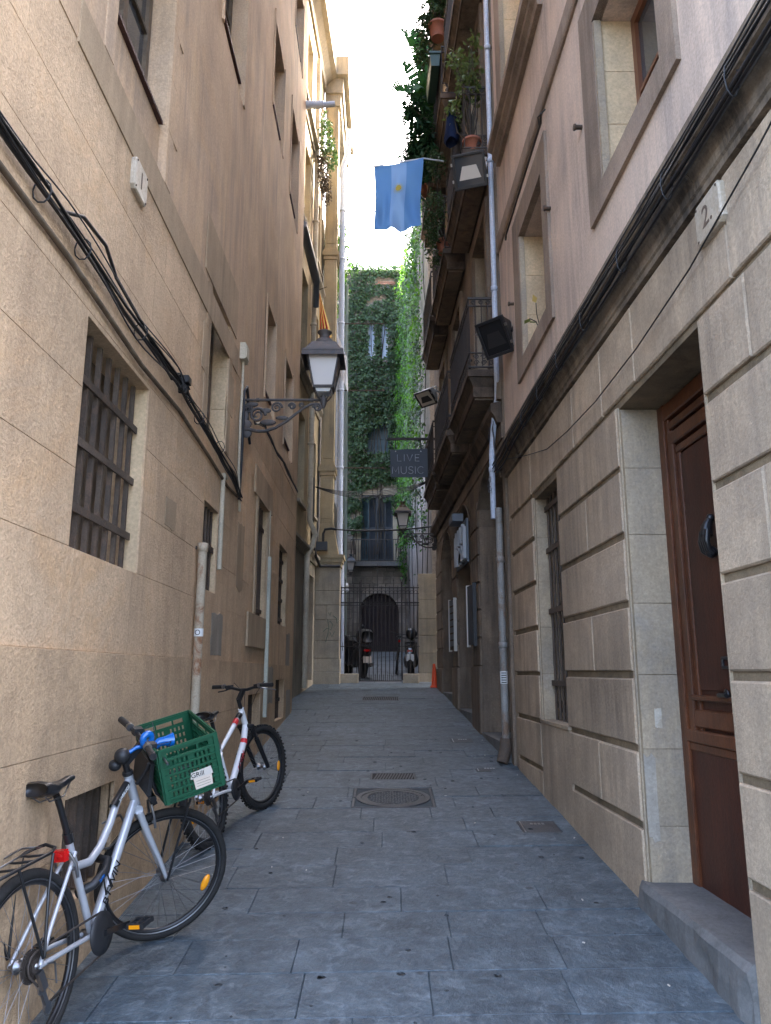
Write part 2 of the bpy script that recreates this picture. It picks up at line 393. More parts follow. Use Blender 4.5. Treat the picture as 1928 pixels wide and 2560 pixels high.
# courtyard paving behind the gate
cp = bpy.data.objects.new('courtyard', None); COL.objects.link(cp); cp['kind'] = 'structure'; ORG['courtyard'] = np.zeros(3)
y = 17.75
while y < 29.6:
    d = R.uniform(.5, .8); x = -1.6
    while x < 1.15:
        w = R.uniform(.5, .95); x1 = min(x + w, 1.2); dz = R.uniform(-.006, .006)
        mb = MB(); panel(mb, lambda a, o, b: (a, b, g(b) + o + dz), x + .006, x1 - .006, y + .006, y + d - .006, (), 0, .03, .005)
        mb.build('paving_stone', 'cobble', cp); x = x1
    y += d

# ------------------------------------------------------------------ building on the left (beige render, plate 1)
L1 = thing('rendered_building', 'beige rendered building with scored joints and barred windows along the left side', 'building', FL(2.2, 0, g(2.2)))
W1 = (3.53, 4.56, 2.30, 3.47); BW1 = (3.70, 4.37, .66, 1.14); WU1 = (3.56, 4.56, 4.96, 6.75); WM = (6.10, 6.90, 3.74, 5.03)
SG = (6.19, 6.76, 2.40, 3.13); G2 = (8.90, 9.72, 2.38, 3.77); G3 = (10.98, 11.95, 2.40, 3.57)
BG1 = (8.62, 9.50, 1.0, 1.47); BG2 = (10.86, 11.82, 1.05, 1.61)
WS2 = (9.10, 9.92, 5.10, 6.48); WS3 = (11.03, 12.05, 5.08, 6.55)
U2 = (5.97, 7.02, 7.62, 9.25); U3 = (8.95, 10.0, 9.25, 10.70); U4 = (10.92, 12.0, 9.25, 11.0); U5 = (11.05, 12.2, 12.6, 14.1)
U6 = (8.95, 10.0, 12.6, 14.1); U7 = (5.97, 7.02, 11.0, 12.6); U8 = (3.56, 4.56, 8.2, 9.9)
ops = [W1, BW1, WU1, WM, SG, G2, G3, BG1, BG2, WS2, WS3, U2, U3, U4, U5, U6, U7, U8]
L1Y0, L1Y1, L1H = 2.2, 12.86, 15.0
mb = MB(); panel(mb, FL, L1Y0, L1Y1, 0, 4.72, ops, -.005, .46); mb.build('wall', 'stucco', L1)
mb = MB(); panel(mb, FL, L1Y0, L1Y1, 4.721, L1H, ops, 0, .46); mb.build('wall', 'stucco_up', L1)
mb = MB(); wbox(mb, FL, L1Y0, L1Y1, -7, -.47, 0, L1H - .01); mb.build('building_core', 'dark', L1)
mb = MB(); wbox(mb, FL, L1Y0 - .05, L1Y1 + .02, -7.1, .35, L1H, L1H + .3); mb.build('eaves', 'trim', L1)
mb = MB(); wbox(mb, FL, L1Y1 + .001, L1Y1 + .25, -6.9, -.003, 0, L1H - .02); mb.build('end_wall', 'stucco_up', L1)
# scored render panels and the dado course
courses = [(.1, .9), (.9, 1.36), (1.36, 1.82), (1.82, 2.30), (2.30, 2.68), (2.68, 3.09), (3.09, 3.50), (3.50, 3.91), (3.91, 4.31), (4.31, 4.70)]
for ci, (z0, z1) in enumerate(courses):
    y = L1Y0; first = True
    low = ci < 3
    while y < L1Y1 - .01:
        w = R.uniform(.85, 1.25) if not low else R.uniform(1.6, 2.4)
        y1 = y + (w * (.5 if first and ci % 2 else 1)); first = False
        if y1 > L1Y1 - .35: y1 = L1Y1
        gp = .0014
        mb = MB(); panel(mb, FL, y + gp, y1 - gp, z0 + gp, z1 - gp, ops, .016 if low else 0, .03 if low else .014, .0012)
        if mb.v: mb.build('render_panel', 'dado' if low else 'stucco', L1)
        y = y1
# corner strip, string band, window surrounds
mb = MB(); panel(mb, FL, 3.12, 7.3, 4.70, 4.955, [], .008, .014, .002); mb.build('string_band', 'stucco_band', L1)
def surround(w, mt, th=.008, lo=.14, hi=.24, top=.2, step=.41):
    y0, y1, z0, z1 = w; z = z0; k = 0
    while z < z1 - .05:
        zt = min(z + step, z1); e = hi if k % 2 else lo
        for a, b in ((y0 - e, y0 - .002), (y1 + .002, y1 + e)):
            m_ = MB(); panel(m_, FL, a, b, z + .002, zt - .002, [], th, .03, .002); m_.build('surround_block', mt, L1)
        z = zt; k += 1
    m_ = MB(); panel(m_, FL, y0 - .3, y1 + .3, z1 + .002, z1 + top, [], th + .002, .03, .002); m_.build('lintel_block', mt, L1)
surround(WU1, 'stucco_up'); surround((WM[0], WM[1], WM[2] + .02, WM[3]), 'stucco_band', .006, .16, .26, .52)
surround(G2, 'stucco_band', .02, .12, .12, .34, .6)
m_ = MB(); panel(m_, FL, 8.42, 9.95, 2.0, 2.375, [], .022, .04, .002); m_.build('apron_panel', 'stucco_band', L1)
for w in (WS2, WS3, U2, U3, U4, U5, U6, U7):      # thin pale reveal trims
    y0, y1, z0, z1 = w
    for a, b in ((y0 - .05, y0 - .001), (y1 + .001, y1 + .06)):
        m_ = MB(); panel(m_, FL, a, b, z0, z1 + .06, [], .018, .03, .004); m_.build('window_trim', 'stucco_up', L1)
# windows
def barred(parent, F, w, nb, rails, depth=.10, back='oldwood', rail_w=.05, br=.011, flat=False, rec=.10):
    y0, y1, z0, z1 = w
    m_ = MB(); wbox(m_, F, y0 - .03, y1 + .03, -rec - .10, -rec - .04, z0 - .03, z1 + .03); win = m_.build('window', 'dark', parent)
    n = max(3, int((y1 - y0) / .13))
    for k in range(n):    # old boards behind the bars
        a, b = y0 + (y1 - y0) * k / n, y0 + (y1 - y0) * (k + 1) / n
        m_ = MB(); wbox(m_, F, a + .004, b - .004, -rec - .035, -rec - R.uniform(0, .012), z0, z1); m_.build('board', back, win)
    me = None
    for k in range(nb):
        y = y0 + (y1 - y0) * (k + .6) / (nb + .2)
        m_ = MB(); wbox(m_, F, y - br, y + br, -depth - br, -depth + br, z0, z1 - .02) if flat else m_.tube([F(y, -depth, z0), F(y, -depth, z1)], br, 7)
        if me is None: ob = m_.build('bar', 'rusty_iron', win); me = ob
        else: place('bar', me.data, np.array(F(y, -depth, (z0 + z1) / 2)), win)
    for z in rails:
        m_ = MB(); wbox(m_, F, y0, y1 - .025, -depth + br, -depth + br + .012, z - rail_w / 2, z + rail_w / 2); m_.build('rail', 'rusty_iron', win)
    return win
def far_jamb(F, w, mt, parent, d=.27, t=.004):   # pale plaster on the jamb that faces the alley mouth
    y0, y1, z0, z1 = w
    m_ = MB(); wbox(m_, F, y1 - t, y1 + .002, -d, -.012, z0, z1); m_.build('jamb_face', mt, parent)
barred(L1, FL, W1, 7, (2.52, 2.86, 3.19), .075, br=.0125, flat=True, rec=.19, rail_w=.042); far_jamb(FL, W1, 'reveal', L1, .11)
barred(L1, FL, BW1, 6, (), .055, flat=True, br=.016, back='dark'); far_jamb(FL, BW1, 'dado', L1, .10)
barred(L1, FL, SG, 5, (2.78,), .05, br=.012); far_jamb(FL, SG, 'reveal', L1, .10)
barred(L1, FL, G2, 6, (2.46, 3.5), .06, br=.012); far_jamb(FL, G2, 'reveal', L1, .10)
barred(L1, FL, G3, 6, (2.5, 2.8, 3.1, 3.4), .08, br=.010); far_jamb(FL, G3, 'reveal', L1, .10)
barred(L1, FL, BG1, 6, (), .08, br=.012, back='dark'); far_jamb(FL, BG1, 'dado', L1, .10)
barred(L1, FL, BG2, 8, (1.32,), .06, br=.008, back='dark'); far_jamb(FL, BG2, 'dado', L1, .10)
def casement(parent, F, w, depth=.3, fm='oldwood', gm='glass', nm=1, fw=.06, sash=True):
    y0, y1, z0, z1 = w; m_ = MB()
    for a, b, c, d in ((y0, y0 + fw, z0, z1), (y1 - fw, y1, z0, z1), (y0 + fw, y1 - fw, z0, z0 + fw), (y0 + fw, y1 - fw, z1 - fw, z1)):
        wbox(m_, F, a, b, -depth - .06, -depth, c, d)
    ym = (y0 + y1) / 2
    if sash: wbox(m_, F, ym - fw * .6, ym + fw * .6, -depth - .05, -depth + .008, z0 + fw, z1 - fw)
    win = m_.build('window', fm, parent)
    halves = ((y0 + fw, ym - fw * .6), (ym + fw * .6, y1 - fw)) if sash else ((y0 + fw, y1 - fw),)
    for a, b in halves:
        for k in range(nm):
            c, d = z0 + fw + (z1 - z0 - 2 * fw) * k / nm, z0 + fw + (z1 - z0 - 2 * fw) * (k + 1) / nm
            m_ = MB(); wbox(m_, F, a, b, -depth - .035, -depth - .028, c, d); m_.build('pane', gm, win)
            if k: m_ = MB(); wbox(m_, F, a, b, -depth - .045, -depth - .005, c - .015, c + .015); m_.build('glazing_bar', fm, win)
    return win
def tile_sill(w, zs, drop=.45):
    y0, y1, z0, z1 = w
    m_ = MB(); wbox(m_, FL, y0 + .002, y1 - .002, -.4, -.05, z0, zs - .03); m_.build('parapet', 'stucco_up', L1)
    n = 5
    for k in range(n):
        a, b = y0 + .02 + (y1 - y0 - .05) * k / n, y0 + .02 + (y1 - y0 - .05) * (k + 1) / n
        m_ = MB(); m_.hexa([FL(a, -.3, zs), FL(b - .004, -.3, zs), FL(b - .004, -.02, zs - .03), FL(a, -.02, zs - .03), FL(a, -.3, zs + .025), FL(b - .004, -.3, zs + .025), FL(b - .004, -.02, zs - .005), FL(a, -.02, zs - .005)])
        m_.build('sill_tile', 'tile', L1)
    casement(L1, FL, (y0, y1, zs + .03, z1), .16, 'oldwood', 'glass', 2)
for w, zs in ((WU1, 5.40), (WS2, 5.32), (WS3, 5.30), (U2, 7.88), (U3, 9.52), (U4, 9.52), (U5, 12.9), (U6, 12.9), (U7, 11.3), (U8, 8.5)):
    tile_sill(w, zs); far_jamb(FL, (w[0], w[1], zs, w[3]), 'stucco_up', L1, .15)
casement(L1, FL, WM, .16, 'oldwood', 'glass', 2)
z = WM[2]
for k in range(3):
    m_ = MB(); zz = WM[2] + (WM[3] - WM[2]) * (k + 1) / 3
    m_.hexa([FL(WM[1] - .006, -.15, z + .002), FL(WM[1] + .002, -.15, z + .002), FL(WM[1] + .002, -.012, z + .002), FL(WM[1] - .006, -.012, z + .002), FL(WM[1] - .006, -.15, zz - .003), FL(WM[1] + .002, -.15, zz - .003), FL(WM[1] + .002, -.012, zz - .003), FL(WM[1] - .006, -.012, zz - .003)])
    m_.build('jamb_stone', 'reveal', L1); z = zz

# ------------------------------------------------------------------ building on the right (rusticated base, plate 2)
R1 = thing('rusticated_building', 'stone building with channelled ground floor and pinkish plaster above on the right side', 'building', FR(2.0, 0, g(2)))
DO = (3.49, 4.72, .40, 3.40); WL = (6.36, 7.30, 1.26, 3.38)
RU1 = (3.57, 4.62, 5.02, 6.29); RU2 = (6.30, 7.36, 4.92, 6.28); RU3 = (6.35, 8.0, 8.2, 10.4); RU4 = (3.4, 4.8, 8.2, 10.4)
R1Y0, R1Y1, R1H = 2.0, 8.62, 14.0
rops = [DO, WL]
mb = MB(); panel(mb, FR, R1Y0, R1Y1, 0, 3.97, rops, -.022, .5); mb.build('wall', 'channel', R1)
uops = [RU1, RU2, RU3, RU4]
mb = MB(); panel(mb, FR, R1Y0, R1Y1, 3.971, R1H, uops, 0, .5); mb.build('wall', 'plaster', R1)
mb = MB(); wbox(mb, FR, R1Y0, R1Y1, -7, -.55, 0, R1H - .01); mb.build('building_core', 'dark', R1)
mb = MB(); wbox(mb, FR, R1Y0 - .05, R1Y1, -7.1, .4, R1H, R1H + .3); mb.build('eaves', 'trim', R1)
zc = [-.05, .84, 1.272, 1.704, 2.136, 2.568, 3.0, 3.432]
def block(y0, y1, z0, z1, gl=.022, gz=.022, o=0, ops_=(), name='stone_block', mt='ashlar', ch=.007):
    jz = R.uniform(-.004, .004); m_ = MB(); panel(m_, FR, y0 + gl, y1 - gl, z0 + gz + jz, z1 - gz + R.uniform(-.004, .004), ops_, o + R.uniform(-.003, .003), .032 + o, ch * R.uniform(.7, 1.6)); return m_.build(name, mt, R1)
for i in range(len(zc) - 1):
    z0, z1 = zc[i], zc[i + 1]
    # pier between mouth and door
    sp = 2.75 if i % 2 else 3.0
    block(2.0, sp, z0, z1, .002); block(sp, 3.47, z0, z1, .002 if 0 else .003)
    # pier between door and low window
    s2 = [4.74, 6.34] if i % 2 == 0 else [4.74, 5.52, 6.34]
    if i == 0: s2 = [4.74, 6.30]
    for a, b in zip(s2, s2[1:]): block(a, b, z0, z1, .003)
    block(7.34, 8.5, z0, z1, .004)
# below the window, lintels
m_ = MB(); panel(m_, FR, 6.303, 7.337, -.05, 1.258, [], -.004, .03, .006); m_.build('apron_stone', 'ashlar', R1)
m_ = MB(); wbox(m_, FR, 6.31, 7.33, -.25, .006, 1.262, 1.29); m_.build('window_sill', 'jamb', R1)
lint = [2.0, 3.1, 4.35, 5.0, 5.75, 6.5, 7.35, 8.0, 8.5]
for a, b in zip(lint, lint[1:]): block(a, b, 3.432, 3.955, .0025, .012, 0)
m_ = MB(); panel(m_, FR, 8.5, 8.62, 0, 3.95, [], -.012, .02, .004); m_.build('corner_strip', 'ashlar', R1)
# door jamb stones (far reveal) and soffit
z = .5
for k, zz in enumerate((.84, 1.272, 1.704, 2.136, 2.568, 3.0, 3.395)):
    m_ = MB(); wbox(m_, FR, 4.712, 4.722, -.275, -.03, z + .002, zz - .002); m_.build('jamb_stone', 'jamb', R1)
    m_ = MB(); wbox(m_, FR, 7.292, 7.302, -.26, -.03, max(z, 1.27) + .002, max(zz, 1.275) - .002); m_.build('jamb_stone', 'jamb', R1); z = zz
m_ = MB(); wbox(m_, FR, 4.722, 4.755, -.06, -.012, .45, 3.41); m_.build('jamb_edge', 'jamb', R1)
m_ = MB(); wbox(m_, FR, 7.302, 7.335, -.06, -.012, 1.27, 3.40); m_.build('jamb_edge', 'jamb', R1)
m_ = MB(); wbox(m_, FR, 3.472, 3.488, -.06, -.012, .3, 3.41); m_.build('jamb_edge', 'jamb', R1)
# cornice
pts = [(-.02, 3.958), (.018, 3.958), (.018, 3.995), (.03, 4.005), (.034, 4.05), (.05, 4.09), (.075, 4.12), (.08, 4.15), (.105, 4.165), (.105, 4.215), (.118, 4.225), (.118, 4.27), (.10, 4.285), (0, 4.345), (-.02, 4.345)]
ce = [2.0, 3.3, 4.75, 6.2, 7.45, 8.66]
for a, b in zip(ce, ce[1:]):
    m_ = MB(); profile(m_, FR, a + .002, b - .002, pts); m_.build('cornice_stone', 'cornice', R1)
m_ = MB(); profile(m_, FR, 2.0, 8.64, [(-.02, 6.84), (.02, 6.84), (.03, 6.87), (.03, 7.03), (.015, 7.06), (-.02, 7.06)]); m_.build('string_course', 'trim', R1)
def stone_frame(w, fw, o, mt='trim', top=.3):
    y0, y1, z0, z1 = w
    for a, b, c, d, nm in ((y0 - fw, y0 + .002, z0 - .19, z1 + top, 'frame_stone'), (y1 - .002, y1 + fw + .1, z0 - .19, z1 + top, 'frame_stone'), (y0 + .003, y1 - .003, z1, z1 + top, 'frame_lintel'), (y0 + .003, y1 - .003, z0 - .19, z0, 'frame_sill')):
        m_ = MB(); wbox(m_, FR, a, b, -.04, o, c, d); m_.build(nm, mt, R1)
    m_ = MB(); wbox(m_, FR, y1 - .03, y1 - .0025, -.03, o - .006, z0 + .01, z1 - .01); m_.build('frame_bead', 'jamb', R1)
    n = 3; z = z0
    for k in range(n):
        zz = z0 + (z1 - z0) * (k + 1) / n
        m_ = MB(); wbox(m_, FR, y1 - .012, y1 + .002, -.26, -.031, z + .002, zz - .003); m_.build('jamb_stone', 'reveal', R1); z = zz
plain('brown_wood', (.16, .062, .03), .45)
for w in (RU1, RU2, RU3, RU4):
    stone_frame(w, .2, .028); casement(R1, FR, w, .25, 'brown_wood', 'glass', 2, .075)
m_ = MB(); profile(m_, FR, 6.0, 8.35, [(-.02, 7.86), (.05, 7.86), (.06, 7.92), (.10, 7.96), (.10, 8.03), (.15, 8.06), (.15, 8.16), (.05, 8.2), (-.02, 8.2)]); m_.build('window_ledge', 'trim', R1)
barred(R1, FR, WL, 7, (1.62, 2.28, 2.86, 3.27), .13, br=.013, rec=.22)
# iron scrolls at the foot of the low window
for k in range(4):
    yc = WL[0] + .13 + k * .225
    m_ = MB(); m_.tube([FR(yc + .085 * math.cos(t * .5) * (1 - t / 18), -.15, 1.40 + .085 * math.sin(t * .5) * (1 - t / 18)) for t in range(16)], .009, 6); m_.build('scroll', 'rusty_iron', R1)
# door
DR = thing('front_door', 'tall dark red brown wooden front door with carved frame, black iron knocker and handle', 'door', FR(4.1, -.3, .5))
surf('door_wood', (.080, .023, .011), (.052, .016, .009), 3.5, .5, .2, 50, streak=.7, sc=(.03, .012, .008), rnd=.08, spec=.35, grain=.45, macro=.3)
surf('door_frame', (.145, .046, .016), (.085, .027, .011), 4.5, .4, .2, 50, streak=.7, sc=(.045, .017, .009), rnd=.08, spec=.4, grain=.7, macro=.3)
DD = -.29
m_ = MB(); wbox(m_, FR, 3.49, 4.71, DD - .06, DD - .012, .46, 3.40); m_.build('door_leaf', 'door_wood', DR)
for i, (y1, th, w) in enumerate(((4.71, .03, .09), (4.615, .015, .035), (4.575, .024, .06), (4.512, .005, .045))):
    for a, b in ((y1 - w, y1), (8.20 - y1, 8.20 - y1 + w)):
        m_ = MB(); panel(m_, FR, a, b, 1.36 if i else .46, 3.39 - .1 * i, [], DD + th, .05, .006); m_.build('frame_moulding', 'door_frame', DR)
m_ = MB(); panel(m_, FR, 3.6, 4.62, .47, 1.28, [], DD + .012, .03, .004); m_.build('kick_panel', 'door_wood', DR)
for zz, th, hh in ((1.36, .035, .07), (1.30, .02, .05), (1.46, .02, .10), (1.575, .03, .03)):
    m_ = MB(); panel(m_, FR, 3.6 + (zz - 1.36) * .3, 4.62 - (zz - 1.36) * .3, zz - hh / 2, zz + hh / 2, [], DD + th + .002, .05, .008); m_.build('cross_moulding', 'door_frame', DR)
for zz, th, hh in ((3.33, .032, .1), (3.235, .018, .05), (3.14, .028, .08), (3.06, .012, .05)):
    m_ = MB(); panel(m_, FR, 3.6, 4.62 - (3.33 - zz) * .4, zz - hh / 2, zz + hh / 2, [], DD + th, .05, .008); m_.build('head_moulding', 'door_frame', DR)
m_ = MB(); panel(m_, FR, 3.75, 4.45, 1.62, 3.02, [], DD + .004, .02, .002); m_.build('door_panel', 'door_wood', DR)
m_ = MB(); m_.sphere(FR(4.1, DD + .02, 2.55), .024); m_.tube([FR(4.1, DD + .025, 2.545), FR(4.1, DD + .045, 2.50), FR(4.1, DD + .05, 2.45)], [.018, .03, .034], 10)
for k in range(4):
    y = 4.14 - k * .024; m_.tube([FR(y, DD + .055, 2.48), FR(y, DD + .065, 2.42), FR(y, DD + .055, 2.37), FR(y + .002, DD + .03, 2.35)], [.016, .017, .015, .012], 7)
m_.sphere(FR(4.1, DD + .03, 2.36), .034)
m_.build('knocker', 'black_paint', DR)
m_ = MB(); panel(m_, FR, 4.0, 4.14, 1.735, 1.80, [(4.02, 4.12, 1.752, 1.783)], DD + .016, .02, .004); m_.build('letter_slot', 'black_paint', DR)
m_ = MB(); m_.lathe([(.03, 0), (.034, .006), (.02, .012)], FR(4.12, DD + .004, 1.60), 10, Matrix.Rotation(-PI / 2, 3, 'Y')); m_.tube([FR(4.12, DD + .01, 1.6), FR(4.12, DD + .05, 1.6), FR(4.02, DD + .055, 1.6)], .012, 8); m_.build('handle', 'black_paint', DR)
# door step
ST = MB(); n = 14; V = []
for k in range(n + 1):
    y = 3.46 + (4.77 - 3.46) * k / n
    V += [FR(y, -.31, .535), FR(y, .012 + R.uniform(-.004, .006), .535 + R.uniform(-.004, .003)), FR(y, .03 + R.uniform(-.006, .012), .50), FR(y, .035 + R.uniform(-.012, .014), .40), FR(y, .03, .1), FR(y, -.31, .1)]
ST.add(V, [(k * 6 + j, k * 6 + (j + 1) % 6, k * 6 + 6 + (j + 1) % 6, k * 6 + 6 + j) for k in range(n) for j in range(6)] + [tuple(range(6)), tuple(range(n * 6 + 5, n * 6 - 1, -1))])
surf('stepstone', (.17, .165, .155), (.12, .118, .112), 2.5, .75, .6, 35, rnd=0, patch=.5, pc=(.085, .08, .07), pscale=3, spec=.3)
st = ST.build('door_step', 'stepstone'); tag(st, 'worn grey stone step with rough front below the brown wooden door', 'step')
# ------------------------------------------------------------------ balcony building on the right, beyond plate 2
R2 = thing('balcony_building', 'brown stone building with arched shopfronts and iron balconies beyond the drainpipe on the right', 'building', FR2(8.7, 0, g(8.7)))
R2Y0, R2Y1, R2H = 8.68, 16.9, 19.5
AR = [(8.82, 10.70), (11.52, 13.15), (13.95, 15.65)]; ZS, ZT = 4.0, 4.44
LV = [5.42, 8.55, 11.5, 14.4]; BAL = [(8.92, 11.0), (11.35, 13.55), (13.8, 15.75)]; OPEN = [(9.35, 10.45), (11.95, 12.95), (14.3, 15.3)]
r2ops = [(a, b, -1, ZT) for a, b in AR] + [(a, b, z + .02, z + 2.42) for z in LV for a, b in OPEN]
mb = MB(); panel(mb, FR2, R2Y0, R2Y1, 0, R2H, r2ops, -.012, .48); mb.build('wall', 'brownstone', R2)
mb = MB(); wbox(mb, FR2, R2Y0, R2Y1, -6, -.52, 0, R2H - .01); mb.build('building_core', 'dark', R2)
mb = MB(); wbox(mb, FR2, R2Y0, R2Y1 + .1, -6.1, .45, R2H, R2H + .3); mb.build('eaves', 'trim', R2)
for a, b in AR:       # segmental heads
    m_ = MB(); n = 16; c = (a + b) / 2; hw = (b - a) / 2; rise = ZT - .03 - ZS; rad = (hw * hw + rise * rise) / (2 * rise); cz = ZT - .03 - rad
    arc = [(c - hw + 2 * hw * k / n) for k in range(n + 1)]; zz = [cz + math.sqrt(max(0, rad * rad - (y - c) ** 2)) for y in arc]
    V = []
    for y, z in zip(arc, zz): V += [FR2(y, -.013, z), FR2(y, -.013, ZT + .001), FR2(y, -.46, z), FR2(y, -.46, ZT + .001)]
    m_.add(V, [f for k in range(n) for f in ((4 * k, 4 * k + 4, 4 * k + 5, 4 * k + 1), (4 * k + 2, 4 * k + 6, 4 * k + 4, 4 * k), (4 * k + 2, 4 * k + 3, 4 * k + 7, 4 * k + 6))])
    m_.build('arch_head', 'brownstone', R2)
    m_ = MB(); m_.tube([FR2(y, .004, z) for y, z in zip(arc, zz)], .012, 6); m_.build('arch_bead', 'brownstone', R2)
zc2 = [1.80, 2.19, 2.58, 2.965, 3.355, 3.75, 4.14]
for a, b in ((10.74, 11.48), (13.19, 13.91), (15.69, 16.88)):
    for z0, z1 in zip(zc2, zc2[1:]):
        m_ = MB(); panel(m_, FR2, a, b, z0 + .014, z1 - .014, [], .012, .03, .006); m_.build('stone_block', 'brownstone', R2)
    m_ = MB(); panel(m_, FR2, a - .02, b + .02, .4, 1.795, [], .035, .06, .01); m_.build('plinth_stone', 'brownstone', R2)
for a, b in AR:
    z = .8
    for zz in zc2:
        m_ = MB(); wbox(m_, FR2, b - .008, b + .002, -.44, -.013, z + .002, zz - .002); m_.build('jamb_stone', 'brownstone', R2); z = zz
y = 8.7
while y < 16.8:
    d = R.uniform(.28, .5); m_ = MB(); panel(m_, FR2, y + .002, min(y + d, 16.88) - .002, 4.46, 4.66, [], .004, .02, .002); m_.build('frieze_stone', 'brownstone', R2); y += d
m_ = MB(); profile(m_, FR2, 8.72, 16.9, [(-.02, 4.66), (.05, 4.66), (.08, 4.74), (.12, 4.80), (.12, 4.9), (-.02, 4.93)]); m_.build('cornice', 'brownstone_dark', R2)
m_ = MB(); wbox(m_, FR2, 8.82, 10.70, -.50, -.44, .4, 4.43); ad = m_.build('shop_door', 'dark', R2)
for k in range(6): m_ = MB(); wbox(m_, FR2, 8.85 + k * .31, 9.14 + k * .31, -.44, -.425, 1.0, 3.9); m_.build('door_board', 'black_plastic', ad)
for (a, b) in AR[1:]:
    m_ = MB(); wbox(m_, FR2, a, b, -.50, -.46, .4, 4.43); ad = m_.build('shop_door', 'dark', R2)
    m_ = MB(); wbox(m_, FR2, b - .13, b - .04, -.45, -.38, .9, 3.3); m_.build('door_post', 'brown_wood', ad)
    m_ = MB(); wbox(m_, FR2, a + .05, b - .14, -.45, -.43, 1.6, 3.2); m_.build('pane', 'glass', ad)
for a, b in AR:      # door sills
    m_ = MB(); wbox(m_, FR2, a + .002, b - .002, -.46, .02, g(a) - .1, g(b) + .03); m_.build('threshold', 'stepstone', R2)
def spiral(F, y, o, z, r, s=1, turns=1.6, tr=.007, n=16, ph=0):
    m_ = MB(); m_.tube([F(y + s * r * (1 - .75 * t / n) * math.cos(ph + turns * 2 * PI * t / n), o, z + r * (1 - .75 * t / n) * math.sin(ph + turns * 2 * PI * t / n)) for t in range(n + 1)], tr, 5); return m_
def FX(y0):       # frame across a balcony's end: first coordinate runs outward from the wall
    return lambda a, o, z: FR2(y0 - o, a, z)
def balcony(a, b, zt, full=True):
    P = .36
    m_ = MB(); wbox(m_, FR2, a, b, .0, P, zt - .09, zt)
    V0 = [FR2(a + .07, 0, zt - .2), FR2(b - .07, 0, zt - .2), FR2(b - .07, P - .07, zt - .2), FR2(a + .07, P - .07, zt - .2)]
    V1 = [FR2(a + .02, 0, zt - .091), FR2(b - .02, 0, zt - .091), FR2(b - .02, P - .02, zt - .091), FR2(a + .02, P - .02, zt - .091)]
    m_.hexa(V0 + V1); wbox(m_, FR2, a + .075, b - .075, 0, P - .075, zt - .34, zt - .2)
    bal = m_.build('balcony', 'brownstone_dark', R2)
    n = 3
    for k in range(n):      # slabs of the soffit
        p, q = a + .1 + (b - a - .2) * k / n, a + .1 + (b - a - .2) * (k + 1) / n
        m_ = MB(); wbox(m_, FR2, p + .012, q - .012, .03, P - .1, zt - .365, zt - .34); m_.build('soffit_slab', 'brownstone', bal)
    po = P - .04; me = None; nb = int((b - a - .1) / .095)
    for k in range(nb + 1):
        y = a + .05 + (b - a - .1) * k / nb
        if me is None: m_ = MB(); m_.tube([FR2(y, po, zt + .05), FR2(y, po, zt + .97)], .007, 6); ob = m_.build('baluster', 'iron', bal); me = ob.data
        else: place('baluster', me, np.array(FR2(y, po, zt + .51)), bal)
    for ye in (a + .05, b - .05):
        for k in range(1, 4): place('baluster', me, np.array(FR2(ye, po * k / 4, zt + .51)), bal)
    for z, w in ((.985, .03), (.88, .014), (.05, .018), (.24, .012)):
        m_ = MB(); wbox(m_, FR2, a + .035, b - .035, po - .012, po + .012, zt + z - w / 2, zt + z + w / 2); m_.build('rail', 'iron', bal)
        for ye in (a + .05, b - .05):
            m_ = MB(); wbox(m_, FR2, ye - .01, ye + .01, -.02, po - .013, zt + z - w / 2, zt + z + w / 2); m_.build('rail', 'iron', bal)
    for k in range(3):
        u = .05 + k * .095; Fe = FX(a + .05)
        spiral(Fe, u + .02, 0, zt + .93, .032).build('scroll', 'iron', bal)
        spiral(Fe, u, 0, zt + .19, .036, 1, 1.4).build('scroll', 'iron', bal); spiral(Fe, u, 0, zt + .11, .036, -1, 1.4).build('scroll', 'iron', bal)
    for k in range(0, nb, 2):
        y = a + .1 + (b - a - .2) * k / nb
        spiral(FR2, y + .04, po, zt + .15, .05, 1, 1.3, .006, 10).build('scroll', 'iron', bal)
    return bal
for li, zt in enumerate(LV):
    for bi, (a, b) in enumerate(BAL):
        if li == 3 and bi == 0: continue
        balcony(a, b, zt)
    for bi, (a, b) in enumerate(OPEN):
        w = (a, b, zt + .02, zt + 2.42)
        casement(R2, FR2, w, .36, 'oldwood', 'glass', 3, .08)
        for p, q, r_, s_ in ((a - .16, a - .002, zt + .0, zt + 2.6), (b + .002, b + .16, zt, zt + 2.6), (a - .002, b + .002, zt + 2.43, zt + 2.62)):
            m_ = MB(); wbox(m_, FR2, p, q, -.02, .035, r_, s_); m_.build('frame_stone', 'brownstone', R2)
        m_ = MB(); wbox(m_, FR2, b - .01, b + .001, -.34, -.013, zt + .03, zt + 2.41); m_.build('jamb_stone', 'sandstone', R2)
m_ = MB(); wbox(m_, FR2, 8.70, 8.84, -.01, .045, 4.95, R2H - .1); m_.build('corner_pilaster', 'brownstone', R2)

